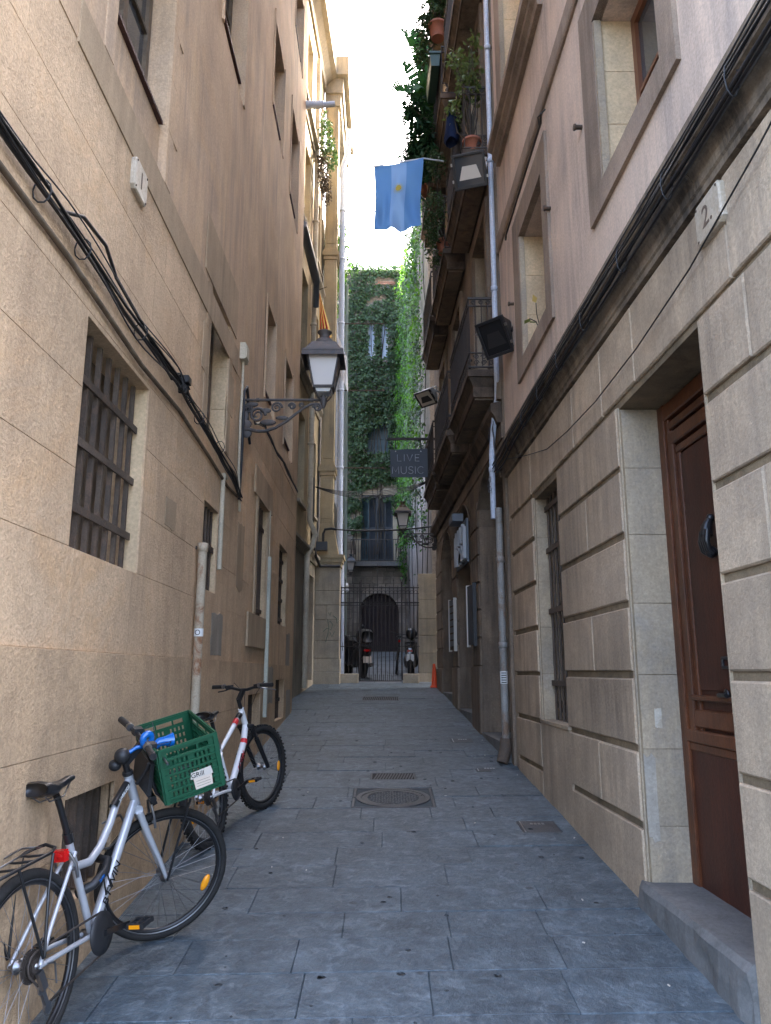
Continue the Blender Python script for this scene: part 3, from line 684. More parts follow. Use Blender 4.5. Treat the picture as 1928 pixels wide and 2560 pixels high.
# ------------------------------------------------------------------ cream building on the left, beyond the beige one
BB = thing('cream_building', 'cream plastered building with corner pilaster, ledges and drainpipes at the far left', 'building', FB(13.2, 0, g(13.2)))
BH = 17.3
bw = []
for z0 in (5.2, 8.35, 11.4, 14.4):
    bw += [(13.35, 14.35, z0, z0 + 1.75), (14.75, 15.55, z0 - .1, z0 + 1.8), (16.45, 17.2, z0, z0 + 1.75)]
bd = [(13.3, 14.1, .9, 3.7), (16.5, 17.25, 1.55, 3.82)]
mb = MB(); panel(mb, FB, 12.9, 17.62, 0, 4.1, bd, 0, .45); mb.build('wall', 'cream_grey', BB)
mb = MB(); panel(mb, FB, 12.9, 17.62, 4.1, BH, bw, 0, .45); mb.build('wall', 'cream', BB)
mb = MB(); wbox(mb, FB, 12.9, 17.62, -6, -.5, 0, BH - .01); mb.build('building_core', 'dark', BB)
for z in (4.2, 7.75, 10.85, 13.85):
    m_ = MB(); profile(m_, FB, 12.95, 17.46, [(-.02, z - .1), (.04, z - .1), (.06, z - .02), (.13, z + .04), (.13, z + .1), (.02, z + .16), (-.02, z + .16)]); m_.build('ledge', 'cream_grey', BB)
m_ = MB(); profile(m_, FB, 12.95, 17.46, [(-.02, BH - .5), (.06, BH - .5), (.08, BH - .3), (.22, BH - .15), (.34, BH - .1), (.36, BH + .1), (.0, BH + .12), (-.02, BH)]); m_.build('roof_cornice', 'cream_grey', BB)
m_ = MB(); wbox(m_, FB, 13.0, 17.3, -1.2, .2, BH + .12, BH + 2.3); m_.build('attic', 'cream', BB)
for w in bw:
    casement(BB, FB, w, .22, 'white_plastic' if w[0] > 14.5 and w[0] < 15 else 'oldwood', 'glass', 2, .06)
    far_jamb(FB, w, 'cream', BB, .2)
    m_ = MB(); wbox(m_, FB, w[0] - .08, w[1] + .08, -.1, .07, w[2] - .07, w[2] - .002); m_.build('window_sill', 'sandstone', BB)
for w in bd:
    m_ = MB(); wbox(m_, FB, w[0], w[1], -.34, -.28, w[2], w[3]); m_.build('door', 'oldwood', BB); far_jamb(FB, w, 'sandstone', BB, .27)
# corner pilaster that faces the alley mouth (X, z) at Y = 17.5
PY = 17.47
def pbox(x0, x1, z0, z1, name, mt, y0=PY, y1=18.0, ch=.006):
    m_ = MB(); panel(m_, lambda a, o, z: (a, y0 - o, z), x0, x1, z0, z1, [], 0, y1 - y0, ch); return m_.build(name, mt, BB)
zz = [1.35, 1.72, 2.02, 2.42, 2.88, 3.22, 3.55, 4.1]
for i, (z0, z1) in enumerate(zip(zz, zz[1:])):
    if i in (4,): pbox(-1.70, -1.36, z0 + .004, z1 - .004, 'stone_block', 'sandstone'); pbox(-1.352, -1.05, z0 + .004, z1 - .004, 'stone_block', 'sandstone')
    else: pbox(-1.70, -1.05 + .02 * (i < 2), z0 + .004, z1 - .004, 'stone_block', 'sandstone')
m_ = MB()
for z0, z1, e in ((4.10, 4.2, .03), (4.2, 4.3, .06), (4.3, 4.38, .09)):
    m_.hexa([(-1.72 - e, PY - e, z0), (-1.05 + e, PY - e, z0), (-1.05 + e, 18.05, z0), (-1.72 - e, 18.05, z0), (-1.72 - e, PY - e, z1), (-1.05 + e, PY - e, z1), (-1.05 + e, 18.05, z1), (-1.72 - e, 18.05, z1)])
m_.build('pilaster_cap', 'cream', BB)
m_ = MB(); m_.hexa([(-1.6, PY + .02, 4.38), (-1.09, PY + .02, 4.38), (-1.09, 18, 4.38), (-1.6, 18, 4.38), (-1.54, PY + .06, 5.15), (-1.235, PY + .06, 5.15), (-1.235, 18, 5.15), (-1.54, 18, 5.15)]); m_.build('pilaster_base', 'cream', BB)
for z0, z1 in ((5.15, 6.3), (6.62, 11.95), (12.3, BH)):
    pbox(-1.545, -1.24, z0, z1, 'pilaster_shaft', 'cream', PY + .06); pbox(-1.50, -1.285, z0 + .1, z1 - .1, 'pilaster_panel', 'cream', PY + .045, PY + .06, .004)
for z0 in (6.3, 11.95):
    m_ = MB()
    for q, (dz, e) in enumerate(((0, .02), (.1, .05), (.2, .03), (.26, .0))):
        m_.hexa([(x, y, z) for z in (z0 + dz, z0 + (.1, .2, .26, .34)[q]) for x, y in ((-1.55 - e, PY + .05 - e), (-1.23 + e, PY + .05 - e), (-1.23 + e, 18), (-1.55 - e, 18))])
    m_.build('pilaster_band', 'cream', BB)
m_ = MB()
for z0, z1, e in ((BH - .9, BH - .55, .04), (BH - .55, BH - .1, .1), (BH - .1, BH + .45, .24)):
    m_.hexa([(x, y, z) for z in (z0, z1) for x, y in ((-1.6, PY + .05 - e), (-1.22 + e, PY + .05 - e), (-1.22 + e, 20.5), (-1.6, 20.5))])
m_.build('pilaster_cornice', 'cream_grey', BB)

# ------------------------------------------------------------------ courtyard: side walls, end building
CW = thing('courtyard_wall', 'grey plastered wall running behind the gate on the left', 'wall', (-1.7, 18.1, g(18.1)))
m_ = MB(); wbox(m_, lambda y, o, z: (-1.62 - .0 * y + o, y, z), 18.02, 20.6, -3, 0, 0, 13.4); wbox(m_, lambda y, o, z: (-1.62 + o, y, z), 20.602, 30.0, -3, 0, 0, 7.0); m_.build('wall', 'endstone', CW)
IW = thing('side_building', 'tall courtyard building on the right hidden under bright green ivy', 'building', (1.3, 18.5, g(18.5)))
def FI(y, o, z): return (1.14 - .0225 * (y - 18.3) - o, y, z)
m_ = MB(); wbox(m_, FI, 18.42, 30.3, -4, 0, 0, 16.2); m_.build('wall', 'endstone', IW)
RB = thing('gate_pier', 'pale stone pier beside the traffic cone at the right of the iron gate', 'pier', (.95, 18.1, g(18.1)))
zz = [1.38, 1.7, 2.15, 2.56, 2.95, 3.4, 4.02]
for z0, z1 in zip(zz, zz[1:]):
    m_ = MB(); panel(m_, lambda a, o, z: (a, 18.05 - o, z), .775, 1.2, z0 + .003, z1 - .003, [], 0, .34, .006); m_.build('stone_block', 'sandstone', RB)
EB = thing('ivy_house', 'old stone house closing the courtyard, ivy over its upper floors, arched door below', 'building', (-.2, 30, g(30)))
def FE(x, o, z): return (x, 30 - o, z)
ED = (-1.05, .53, 2.4, 4.78); EW = (-.98, .30, 6.06, 8.74); E2 = (-.76, .14, 10.45, 11.85); E3 = (-.74, -.44, 14.6, 16.25); E4 = (-.20, .10, 14.6, 16.25)
eops = [ED, EW, E2, E3, E4]
m_ = MB(); panel(m_, FE, -4, 4, 0, 18.75, eops, 0, .5); m_.build('wall', 'endstone', EB)
m_ = MB(); wbox(m_, FE, -4, 4, -6, -.55, 0, 18.7); m_.build('building_core', 'dark', EB)
rb = R; z = 2.35
while z < 9.6:
    h = R.uniform(.2, .34); x = -1.75 + R.uniform(-.2, 0)
    while x < 1.1:
        w = R.uniform(.25, .55); 
        m_ = MB(); panel(m_, FE, x + .012, x + w - .012, z + .012, z + h - .012, [(q[0] - .24, q[1] + .24, q[2] - .2, q[3] + .2) for q in eops[:2]], R.uniform(.012, .035), .05, .012)
        if m_.v: m_.build('stone', 'endstone', EB)
        x += w
    z += h
m_ = MB(); n = 20; c = (ED[0] + ED[1]) / 2; hw = (ED[1] - ED[0]) / 2   # door surround with arch
for k in range(n):
    t0, t1 = PI * k / n, PI * (k + 1) / n
    if k % 2 == 0: m_ = MB()
    ra = hw; rb_ = hw + .27; zs = 3.98
    m_.hexa([FE(c - ra * math.cos(t), o, zs + ra * math.sin(t)) if q == 0 else FE(c - rb_ * math.cos(t), o, zs + rb_ * math.sin(t)) for o in (-.3, .06) for (t, q) in ((t0, 0), (t1, 0), (t1, 1), (t0, 1))])
    if k % 2: m_.build('voussoir', 'endstone', EB)
for x0, x1 in ((ED[0] - .27, ED[0]), (ED[1], ED[1] + .27)):
    z = 2.4
    for z1 in (2.8, 3.2, 3.6, 3.975):
        m_ = MB(); panel(m_, FE, x0, x1, z + .003, z1 - .003, [], .06, .36, .008); m_.build('jamb_stone', 'endstone', EB); z = z1
# fill the corners of the square opening above the arch
m_ = MB(); V = []
for k in range(n + 1):
    t = PI * k / n; V += [FE(c - hw * math.cos(t), .001, 3.98 + hw * math.sin(t)), FE(c - hw * math.cos(t), .001, 4.80)]
m_.add(V, [(2 * k, 2 * k + 2, 2 * k + 3, 2 * k + 1) for k in range(n)]); m_.build('arch_infill', 'endstone', EB)
surf('court_door', (.05, .035, .036), (.035, .026, .028), 5, .6, .2, 40, rnd=.12, spec=.3)
for k in range(10):
    x0 = ED[0] + (ED[1] - ED[0]) * k / 10
    m_ = MB(); panel(m_, FE, x0 + .004, x0 + .154, 2.5, 4.78, [], -.3, .06, .006); m_.build('door_plank', 'court_door', EB)
m_ = MB(); wbox(m_, FE, ED[0], ED[1], -.3, -.26, 4.2, 4.27); m_.build('door_rail', 'court_door', EB)
for k in range(3):
    m_ = MB(); wbox(m_, FE, ED[0] - .3 + .1 * k, ED[1] + .3 - .1 * k, -.3, .7 - .25 * k, 2.2 + .09 * k, 2.33 + .09 * k); m_.build('door_step', 'stepstone', EB)
m_ = MB(); panel(m_, FE, EW[0] - .24, EW[1] + .24, EW[2] - .1, EW[3] + .2, [EW], .03, .05, .006); m_.build('window_surround', 'sandstone', EB)
plain('shutter_teal', (.022, .05, .062), .5); plain('shutter_dark', (.03, .036, .045), .5)
for i in range(4):
    x0 = EW[0] + (EW[1] - EW[0]) * i / 4; x1 = x0 + (EW[1] - EW[0]) / 4 - .012; o = (-.04, -.1, -.1, -.04)[i]
    m_ = MB()
    for a, b, c_, d in ((x0, x0 + .04, EW[2], EW[3]), (x1 - .04, x1, EW[2], EW[3]), (x0 + .04, x1 - .04, EW[2], EW[2] + .08), (x0 + .04, x1 - .04, EW[3] - .08, EW[3]), (x0 + .04, x1 - .04, 7.35, 7.42)): wbox(m_, FE, a, b, o - .04, o, c_, d)
    sh = m_.build('shutter', 'shutter_teal' if i == 0 else 'shutter_dark', EB)
    m_ = MB(); z = EW[2] + .1
    while z < EW[3] - .1:
        m_.hexa([FE(x0 + .04, o - .035, z), FE(x1 - .04, o - .035, z), FE(x1 - .04, o - .03, z + .005), FE(x0 + .04, o - .03, z + .005), FE(x0 + .04, o - .01, z - .03), FE(x1 - .04, o - .01, z - .03), FE(x1 - .04, o - .005, z - .025), FE(x0 + .04, o - .005, z - .025)]); z += .048
    m_.build('louvres', 'shutter_teal' if i == 0 else 'shutter_dark', sh, kind='stuff')
m_ = MB(); wbox(m_, FE, -1.30, .66, 0, .5, 5.78, 5.95); eb = m_.build('balcony', 'stepstone', EB)
me = None
for k in range(22):
    x = -1.36 + 2.06 * k / 21
    if me is None: m_ = MB(); m_.tube([FE(x, .47, 5.96), FE(x, .47, 6.82)], .011, 6); me = m_.build('baluster', 'iron', eb).data
    else: place('baluster', me, np.array(FE(x, .47, 6.39)), eb)
for z in (5.98, 6.83):
    m_ = MB(); wbox(m_, FE, -1.37, .71, .45, .49, z - .015, z + .015); m_.build('rail', 'iron', eb)
casement(EB, FE, E2, .12, 'shutter_teal', 'shutter_teal', 2, .05); casement(EB, FE, E3, .1, 'white_plastic', 'glass_blue', 1, .03, False); casement(EB, FE, E4, .1, 'white_plastic', 'glass_blue', 1, .03, False)
for k in range(8):     # bare brick left at the roof edge
    m_ = MB(); z = 18.05 + .075 * (k // 4); m_.box((-.32 + .26 * (k % 4) + .12 * ((k // 4) % 2), 29.98, z), (.24, .1, .06)); m_.build('brick', 'brick', EB)

# ------------------------------------------------------------------ ivy
def leaf_cloud(name, C, Nrm, size, mt, parent=None, droop=.5, aspect=.8, kind='stuff', seed=1, jit=.7):
    rs = np.random.RandomState(seed); n = len(C)
    N = Nrm + rs.normal(0, jit, (n, 3)) * .6; N /= np.linalg.norm(N, axis=1)[:, None]
    D = rs.normal(0, .6, (n, 3)) + np.array([0, 0, -droop]); D -= N * (D * N).sum(1)[:, None]; D /= np.linalg.norm(D, axis=1)[:, None] + 1e-9
    S = np.cross(N, D); L_ = size * rs.uniform(.6, 1.3, n)[:, None]; W = L_ * aspect * .5
    V = np.empty((n, 4, 3)); V[:, 0] = C; V[:, 1] = C + D * L_ * .45 + S * W + N * L_ * .12; V[:, 2] = C + D * L_; V[:, 3] = C + D * L_ * .45 - S * W + N * L_ * .12
    V = V.reshape(-1, 3); me = bpy.data.meshes.new(name); me.vertices.add(4 * n); me.vertices.foreach_set('co', V.ravel())
    me.loops.add(4 * n); me.loops.foreach_set('vertex_index', np.arange(4 * n)); me.polygons.add(n)
    me.polygons.foreach_set('loop_start', np.arange(0, 4 * n, 4)); me.polygons.foreach_set('loop_total', np.full(n, 4)); me.update()
    me.materials.append(MAT[mt]); return place(name, me, np.zeros(3), parent, kind)
leafmat('ivy_dark', (.042, .072, .028), (.06, .13, .025), .65)
leafmat('ivy_bright', (.045, .13, .012), (.15, .38, .015), .65)
rs = np.random.RandomState(3)
def fbm(P, seed):    # cheap value field for clumps
    r2 = np.random.RandomState(seed); v = np.zeros(len(P))
    for k in range(7):
        d = r2.normal(0, 1, P.shape[1]) * (.7 + .6 * k); v += np.sin(P @ d + r2.uniform(0, 6)) / (1 + .35 * k)
    return v / 2.2
n = 26000; x = rs.uniform(-1.75, 1.05, n); z = rs.uniform(6.6, 18.9, n); f = fbm(np.c_[x * 2, z * 2], 5)
keep = (f > -1.0 + np.clip((11.5 - z) / 4.0, 0, 1.35))
for (a, b, c_, d) in (E2, E3, E4, EW): keep &= ~((x > a + .03) & (x < b - .03) & (z > c_) & (z < d - .12 - .25 * (fbm(np.c_[x * 5, z], 9) + .3)))
keep &= ~((z > 17.95) & (z < 18.3) & (np.abs(x - .0) < .45) & (f < .7))
x, z, f = x[keep], z[keep], f[keep]
f2_ = fbm(np.c_[x * 5.5, z * 4.2], 31); hole = (f2_ < -.75) & (rs.uniform(0, 1, len(x)) < .8); x, z, f, f2_ = x[~hole], z[~hole], f[~hole], f2_[~hole]
C = np.c_[x, 29.97 - np.abs(rs.normal(0, .07, len(x))) - .14 * np.clip(f, 0, 1.2) - .16 * np.clip(f2_ + .3, 0, 1.3), z]
iv = thing('ivy', 'dark green ivy covering the upper front of the far stone house', 'ivy', (-.3, 29.9, 7))
leaf_cloud('leaves', C, np.tile([0, -1, .3], (len(x), 1)), .105, 'ivy_dark', iv, seed=4)
for k in range(14):
    x0 = rs.uniform(-1.5, .9); m_ = MB(); m_.tube([(x0 + .12 * math.sin(j * .9 + k), 29.96, 6.3 + j * .8) for j in range(14)], .016, 5); m_.build('stem', 'ivy_bark', iv)
# vigorous ivy on the right wall
n = 42000; y = 18.45 + rs.uniform(0, 1, n) ** .8 * 11.7; z = 4.6 + 12.0 * rs.uniform(0, 1, n); f = fbm(np.c_[y * 1.1, z * 1.3], 11)
keep = (f > -.75 + np.clip((9.5 - z) / 3.0, 0, 1.6)) ; y, z, f = y[keep], z[keep], f[keep]
f2_ = fbm(np.c_[y * 3.2, z * 2.6], 33)
o = .04 + np.abs(rs.normal(0, .08, len(y))) + .22 * np.clip(f2_, -.1, 1.3) + .16 * np.clip(f + .6, 0, 1.5) * np.clip((z - 4) / 6, .3, 1)
C = np.array([FI(a, b, c_) for a, b, c_ in zip(y, o, z)])
iw = thing('climbing_ivy', 'bright green ivy curtain hanging down the right courtyard wall', 'ivy', (1.0, 20, 6))
sel = fbm(np.c_[y * 1.7, z * 1.9], 21) + rs.normal(0, .5, len(y)) > .25
leaf_cloud('leaves', C[~sel], np.tile([-1, -.25, .35], ((~sel).sum(), 1)), .10, 'ivy_bright', iw, seed=6, droop=.6)
leaf_cloud('leaves', C[sel], np.tile([-1, -.25, .35], (sel.sum(), 1)), .09, 'ivy_dark', iw, seed=16, droop=.6)
for k in range(5):
    y0 = 19.4 + 2.2 * k; m_ = MB(); m_.tube([FI(y0 + .5 * math.sin(j * 1.3 + k), .03, 2.2 + j * 1.0) for j in range(13)], .012, 5); m_.build('stem', 'ivy_bark', iw)
n = 2600; y = rs.uniform(18.05, 20.6, n); z = 13.5 - np.abs(rs.normal(0, .75, n)); z = np.where(rs.uniform(0, 1, n) < .1, 13.4 + rs.uniform(0, .25, n), z)
C = np.c_[-1.60 + np.abs(rs.normal(0, .16, n)) + .12, y, z]
ih = thing('hanging_ivy', 'green ivy hanging over the top of the left courtyard wall', 'ivy', (-1.5, 20, 13))
leaf_cloud('leaves', C, np.tile([1, -.3, .2], (n, 1)), .11, 'ivy_bright', ih, seed=8, droop=1.0)

# ------------------------------------------------------------------ iron gate
GT = thing('iron_gate', 'black iron bar gate with spear tips closing the courtyard, two leaves between side panels', 'gate', (-.15, 17.85, g(17.85)))
GY = 17.86; x0, x1 = -1.04, .76; nb = 19; zg = g(GY)
for k in range(nb + 1):
    x = x0 + (x1 - x0) * k / nb; side = x < -.58 or x > .36
    zb = zg + (.22 if side else .03); zt = 3.66 + (.06, .24, .06, .12)[k % 4] + (.35 if k in (9,) else 0)
    m_ = MB(); m_.tube([(x, GY, zb), (x, GY, zt - .06), (x, GY, zt)], [.0085, .0085, .001], 6); m_.sphere((x, GY, zt - .07), .015, 6, 4); m_.build('bar', 'iron', GT)
    xm = x + (x1 - x0) / nb / 2
    if k < nb:
        m_ = MB(); m_.tube([(xm, GY, 2.2), (xm, GY, 2.36), (xm, GY, 2.42)], [.006, .006, .001], 5); m_.build('dog_bar', 'iron', GT)
        if not side: m_ = MB(); m_.tube([(xm, GY, zb), (xm, GY, zb + .13), (xm, GY, zb + .17)], [.007, .007, .001], 5); m_.build('dog_bar', 'iron', GT)
        m_ = MB(); m_.tube([(xm + .045 * math.cos(t * PI / 5), GY, 3.52 + .08 * math.sin(t * PI / 5)) for t in range(6)], .006, 5); m_.build('arch_loop', 'iron', GT)
for z, w in ((2.30, .016), (3.31, .024), (3.25, .014), (3.66, .022), (3.52, .012)):
    m_ = MB(); m_.box(((x0 + x1) / 2, GY, z), (x1 - x0 + .06, .03, w)); m_.build('rail', 'iron', GT)
m_ = MB(); m_.box((-.12, GY, zg + .035), (.98, .03, .025)); m_.build('rail', 'iron', GT)
for x in (-.60, .38): m_ = MB(); m_.box((x, GY, (zg + 3.75) / 2 + .05), (.035, .035, 3.75 - zg)); m_.build('gate_post', 'iron', GT)
for a, b, lab, mt in ((-1.05, -.62, 'low weathered stone kerb under the left end of the iron gate', 'sandstone'), (.40, .77, 'low kerb stone with brick corner under the right end of the iron gate', 'sandstone')):
    m_ = MB(); panel(m_, lambda p, o, z: (p, 17.74 - o, z), a, b, zg - .06, zg + .2, [], 0, .25, .012); ob = m_.build('kerb_stone', mt); tag(ob, lab, 'kerb')
# ------------------------------------------------------------------ lanterns
def sq(h, z, c): return [(c[0] - h, c[1] - h, z), (c[0] + h, c[1] - h, z), (c[0] + h, c[1] + h, z), (c[0] - h, c[1] + h, z)]
def lantern(t, p, s=1.0, hood='lamp_iron'):
    x, y, z = p; c = (x, y)
    L_ = lambda prof: [(r * s, z + q * s) for r, q in prof]
    m_ = MB(); m_.lathe(L_([(.012, -.40), (.03, -.36), (.034, -.31), (.026, -.28), (.03, -.27), (.012, -.25)]), (x, y, 0), 12); m_.build('socket', 'lamp_iron', t)
    for k in range(4):
        a = PI / 4 + k * PI / 2; u, v = math.cos(a), math.sin(a)
        m_ = MB(); m_.tube([(x + u * q * s, y + v * q * s, z + w * s) for q, w in ((.03, -.29), (.05, -.31), (.075, -.29), (.11, -.235), (.128, -.19))], .008 * s, 6); m_.build('prong', 'lamp_iron', t)
    m_ = MB(); m_.hexa(sq(.105 * s, z - .205 * s, c) + sq(.112 * s, z - .18 * s, c)); bf = m_.build('base_frame', 'lamp_iron', t)
    m_ = MB(); m_.hexa(sq(.075 * s, z - .24 * s, c) + sq(.09 * s, z - .206 * s, c)); m_.build('reflector', 'white_plastic', t)
    b0, b1, z0, z1 = .105 * s, .165 * s, z - .178 * s, z + .155 * s
    for k in range(4):
        P0, P1 = sq(b0, z0, c), sq(b1, z1, c)
        m_ = MB(); m_.tube([P0[k], P1[k]], .011 * s, 4); m_.build('corner_bar', 'lamp_iron', t)
        a, b = k, (k + 1) % 4; i0, i1 = sq(b0 - .004, z0, c), sq(b1 - .004, z1, c)
        cc = Vector((x, y, (z0 + z1) / 2)); q = [Vector(v) for v in (i0[a], i0[b], i1[b], i1[a])]; mid = sum(q, Vector()) / 4; inn = (cc - mid); inn.z = 0; inn = inn.normalized() * .004
        m_ = MB(); m_.hexa([q[0], q[1], q[1] + inn, q[0] + inn, q[3], q[2], q[2] + inn, q[3] + inn]); m_.build('pane', 'lamp_glass', t)
    m_ = MB(); m_.hexa(sq(.172 * s, z + .156 * s, c) + sq(.172 * s, z + .172 * s, c)); m_.hexa(sq(.215 * s, z + .172 * s, c) + sq(.205 * s, z + .192 * s, c))
    m_.build('eave_plate', 'lamp_iron', t)
    for k in range(4):     # turned-down skirt under the eave plate
        P = sq(.213 * s, z + .17 * s, c); Q = sq(.222 * s, z + .115 * s, c); a, b = k, (k + 1) % 4; I = sq(.208 * s, z + .17 * s, c); J = sq(.217 * s, z + .115 * s, c)
        m_ = MB(); m_.hexa([Q[a], Q[b], J[b], J[a], P[a], P[b], I[b], I[a]]); m_.build('eave_skirt', 'lamp_iron', t)
    m_ = MB(); m_.hexa(sq(.19 * s, z + .193 * s, c) + sq(.125 * s, z + .30 * s, c)); m_.build('hood', hood, t)
    m_ = MB(); m_.lathe(L_([(.118, .301), (.118, .315), (.10, .345), (.085, .365), (.06, .372), (.06, .385), (.05, .40), (.055, .43), (.078, .452), (.078, .462), (.05, .458), (.012, .462), (.012, .475), (.002, .48)]), (x, y, 0), 18); m_.build('chimney', hood, t)
def sp2(m_, x, y, z, r, sx=1, turns=1.75, tr=.010, ph=0.0, n=26):
    P = [(x + sx * r * (1 - .8 * k / n) * math.cos(ph + turns * 2 * PI * k / n), y, z + r * (1 - .8 * k / n) * math.sin(ph + turns * 2 * PI * k / n)) for k in range(n + 1)]
    m_.tube(P, [tr * (1.1 - .5 * k / n) for k in range(n + 1)], 6)
def bracket(t, xw, x1, y, z, sgn=1, s=1.0):     # arm from the wall at xw to the lantern at x1
    m_ = MB(); m_.tube([(xw, y, z), (x1, y, z)], .015 * s, 8)
    for f in (.2, .86): a = xw + (x1 - xw) * f; m_.tube([(a - .015, y, z), (a + .015, y, z)], .022 * s, 8)
    m_.build('arm', 'lamp_iron', t)
    L_ = abs(x1 - xw); X = lambda u: xw + sgn * u * L_
    m_ = MB(); m_.box((X(.012), y, z - .14 * s), (.02, .05, .46 * s)); m_.build('wall_plate', 'lamp_iron', t)
    m_ = MB(); m_.tube([(X(u), y, z - w * s) for u, w in ((.02, .33), (.1, .325), (.2, .345), (.3, .345), (.42, .31), (.55, .24), (.66, .16), (.76, .09), (.84, .05), (.92, .04))], [.02 * s, .02 * s, .018 * s, .018 * s, .017 * s, .016 * s, .015 * s, .014 * s, .014 * s, .014 * s], 8); m_.build('bracket_curve', 'lamp_iron', t)
    for u, w, r, sx, tr in ((.2, .17, .085, 1, .016), (.43, .085, .058, 1, .013), (.62, .07, .038, -1, .011), (.73, .06, .026, 1, .009), (.93, .085, .046, -1, .014), (.09, .1, .05, -1, .012)):
        m_ = MB(); sp2(m_, X(u), y, z - w * s, r * s, sx * sgn, 1.75, tr * s); m_.build('scroll', 'lamp_iron', t)
    for u, w, a, b in ((.07, .27, .06, .05), (.13, .05, .07, .03), (.33, .25, .09, .035), (.3, .12, .06, .03), (.08, .37, .055, .05), (.5, .2, .07, .025), (.05, .18, .04, .06)):
        m_ = MB(); m_.sphere((X(u), y, z - w * s), 1.0, 8, 6, (a * s, 1, b * s))
        m_.v = [(vx, y + (vy - y) * .18, vz) for vx, vy, vz in m_.v]; m_.build('leaf_ornament', 'lamp_iron', t)
t = thing('wall_lantern', 'large iron lantern with frosted panes on a scrolled bracket over the bicycles', 'street lamp', FL(7.62, 0, 4.4))
lantern(t, (-.655, 7.62, 4.845)); bracket(t, FL(7.62, 0, 0)[0], -.655, 7.62, 4.535)
m_ = MB(); m_.tube([FL(7.60, .02, 3.45), FL(7.60, .03, 4.0), FL(7.60, .03, 4.62), FL(7.64, .05, 4.69), FL(7.72, .05, 4.6), FL(7.85, .03, 4.35), FL(8.1, .02, 4.2)], .016, 8); m_.build('feed_cable', 'cable', t)
plain('brass_hood', (.11, .085, .055), .45, .6)
t = thing('wall_lantern', 'distant lantern with brownish hood on the right, in front of the shuttered window', 'street lamp', (1.13, 16.6, 4.7))
lantern(t, (.385, 16.6, 5.05), .86, 'brass_hood'); bracket(t, 1.135, .385, 16.6, 4.72, -1, .9)
t = thing('wall_lantern', 'small dark lantern at the left behind the iron gate', 'street lamp', (-1.62, 27, 5.1))
plain('slate_hood', (.03, .04, .055), .5)
lantern(t, (-1.24, 27, 5.44), .88, 'slate_hood'); m_ = MB(); m_.tube([(-1.62, 27, 5.14), (-1.24, 27, 5.14)], .015, 6); m_.tube([(-1.62, 27, 4.85), (-1.45, 27, 4.95), (-1.4, 27, 5.14)], .012, 6); m_.build('arm', 'iron', t)

# ------------------------------------------------------------------ floodlights
def look(p, d, up=(0, 0, 1)):      # frame with local -Z ... here local +X along d
    d = Vector(d).normalized(); y = Vector(up).cross(d).normalized(); z = d.cross(y)
    M = Matrix((d, y, z)).transposed().to_4x4(); M.translation = Vector(p); return M
def floodlight(label, p, d, w, h, dep, body, up=(0, 0, 1), glass='dark', wall=None, peel=False):
    t = posed('floodlight', label, 'floodlight', look(p, d, up))
    a, b = w / 2, h / 2
    m_ = MB(); m_.hexa([(-dep, -a * .62, -b * .55), (0, -a, -b), (0, a, -b), (-dep, a * .62, -b * .55), (-dep, -a * .62, b * .55), (0, -a, b), (0, a, b), (-dep, a * .62, b * .55)]); m_.build('housing', body, t)
    m_ = MB(); panel(m_, lambda u, o, v: (o, u, v), -a * 1.06, a * 1.06, -b * 1.06, b * 1.06, [(-a * .88, a * .88, -b * .88, b * .88)], .028, .03, .004); m_.build('front_frame', 'black_plastic', t)
    m_ = MB(); m_.box((.008, 0, 0), (.006, w * .9, h * .9)); m_.build('lens', glass, t)
    m_ = MB(); m_.hexa([(.012, -a * .7, -b * .5), (.013, a * .7, -b * .5), (.014, a * .7, -b * .5), (.012, -a * .7, -b * .48), (.012, -a * .45, b * .3), (.013, a * .45, b * .3), (.014, a * .45, b * .3), (.012, -a * .45, b * .31)]); m_.build('reflector', 'bone' if peel else 'black_plastic', t)
    for s in (-1, 1):
        m_ = MB(); m_.bar((-dep * .3, s * a * 1.02, 0), (-dep * 1.25, s * a * .9, b * .5), .03, .008, (0, 1, 0)); m_.build('yoke', body, t)
    m_ = MB(); m_.bar((-dep * 1.25, -a * .9, b * .5), (-dep * 1.25, a * .9, b * .5), .03, .008); m_.build('yoke', body, t)
    for k in range(4): m_ = MB(); m_.box((.02, (-1) ** k * a * 1.1, (-.5 if k < 2 else .5) * b), (.03, .02, .035)); m_.build('clip', 'steel', t)
    if wall is not None:
        q = t.matrix_world.inverted() @ Vector(wall); m_ = MB(); m_.tube([(-dep * 1.25, 0, b * .5), tuple(q)], .018, 8); m_.build('wall_arm', body, t)
    return t
surf('peeling', (.55, .55, .54), (.5, .5, .49), 6, .6, .2, 60, rnd=0, patch=1.0, pc=(.07, .075, .085), pscale=5)
floodlight('big weathered floodlight with flaking white hood under the upper balcony', (1.07, 8.55, 7.95), (-.25, -.78, -.45), .40, .40, .24, 'peeling', glass='glass', wall=(1.41, 8.9, 8.3), peel=True)
floodlight('black floodlight tilted down beside the white drainpipe', (1.24, 8.0, 5.42), (-.62, -.62, -.55), .36, .40, .24, 'black_paint', wall=(1.43, 8.2, 5.65))
floodlight('small grey floodlight above the hanging dark sign', (.84, 15.0, 7.3), (-.5, -.5, -.75), .42, .34, .22, 'peeling', glass='bone', wall=(1.18, 15.2, 7.5))

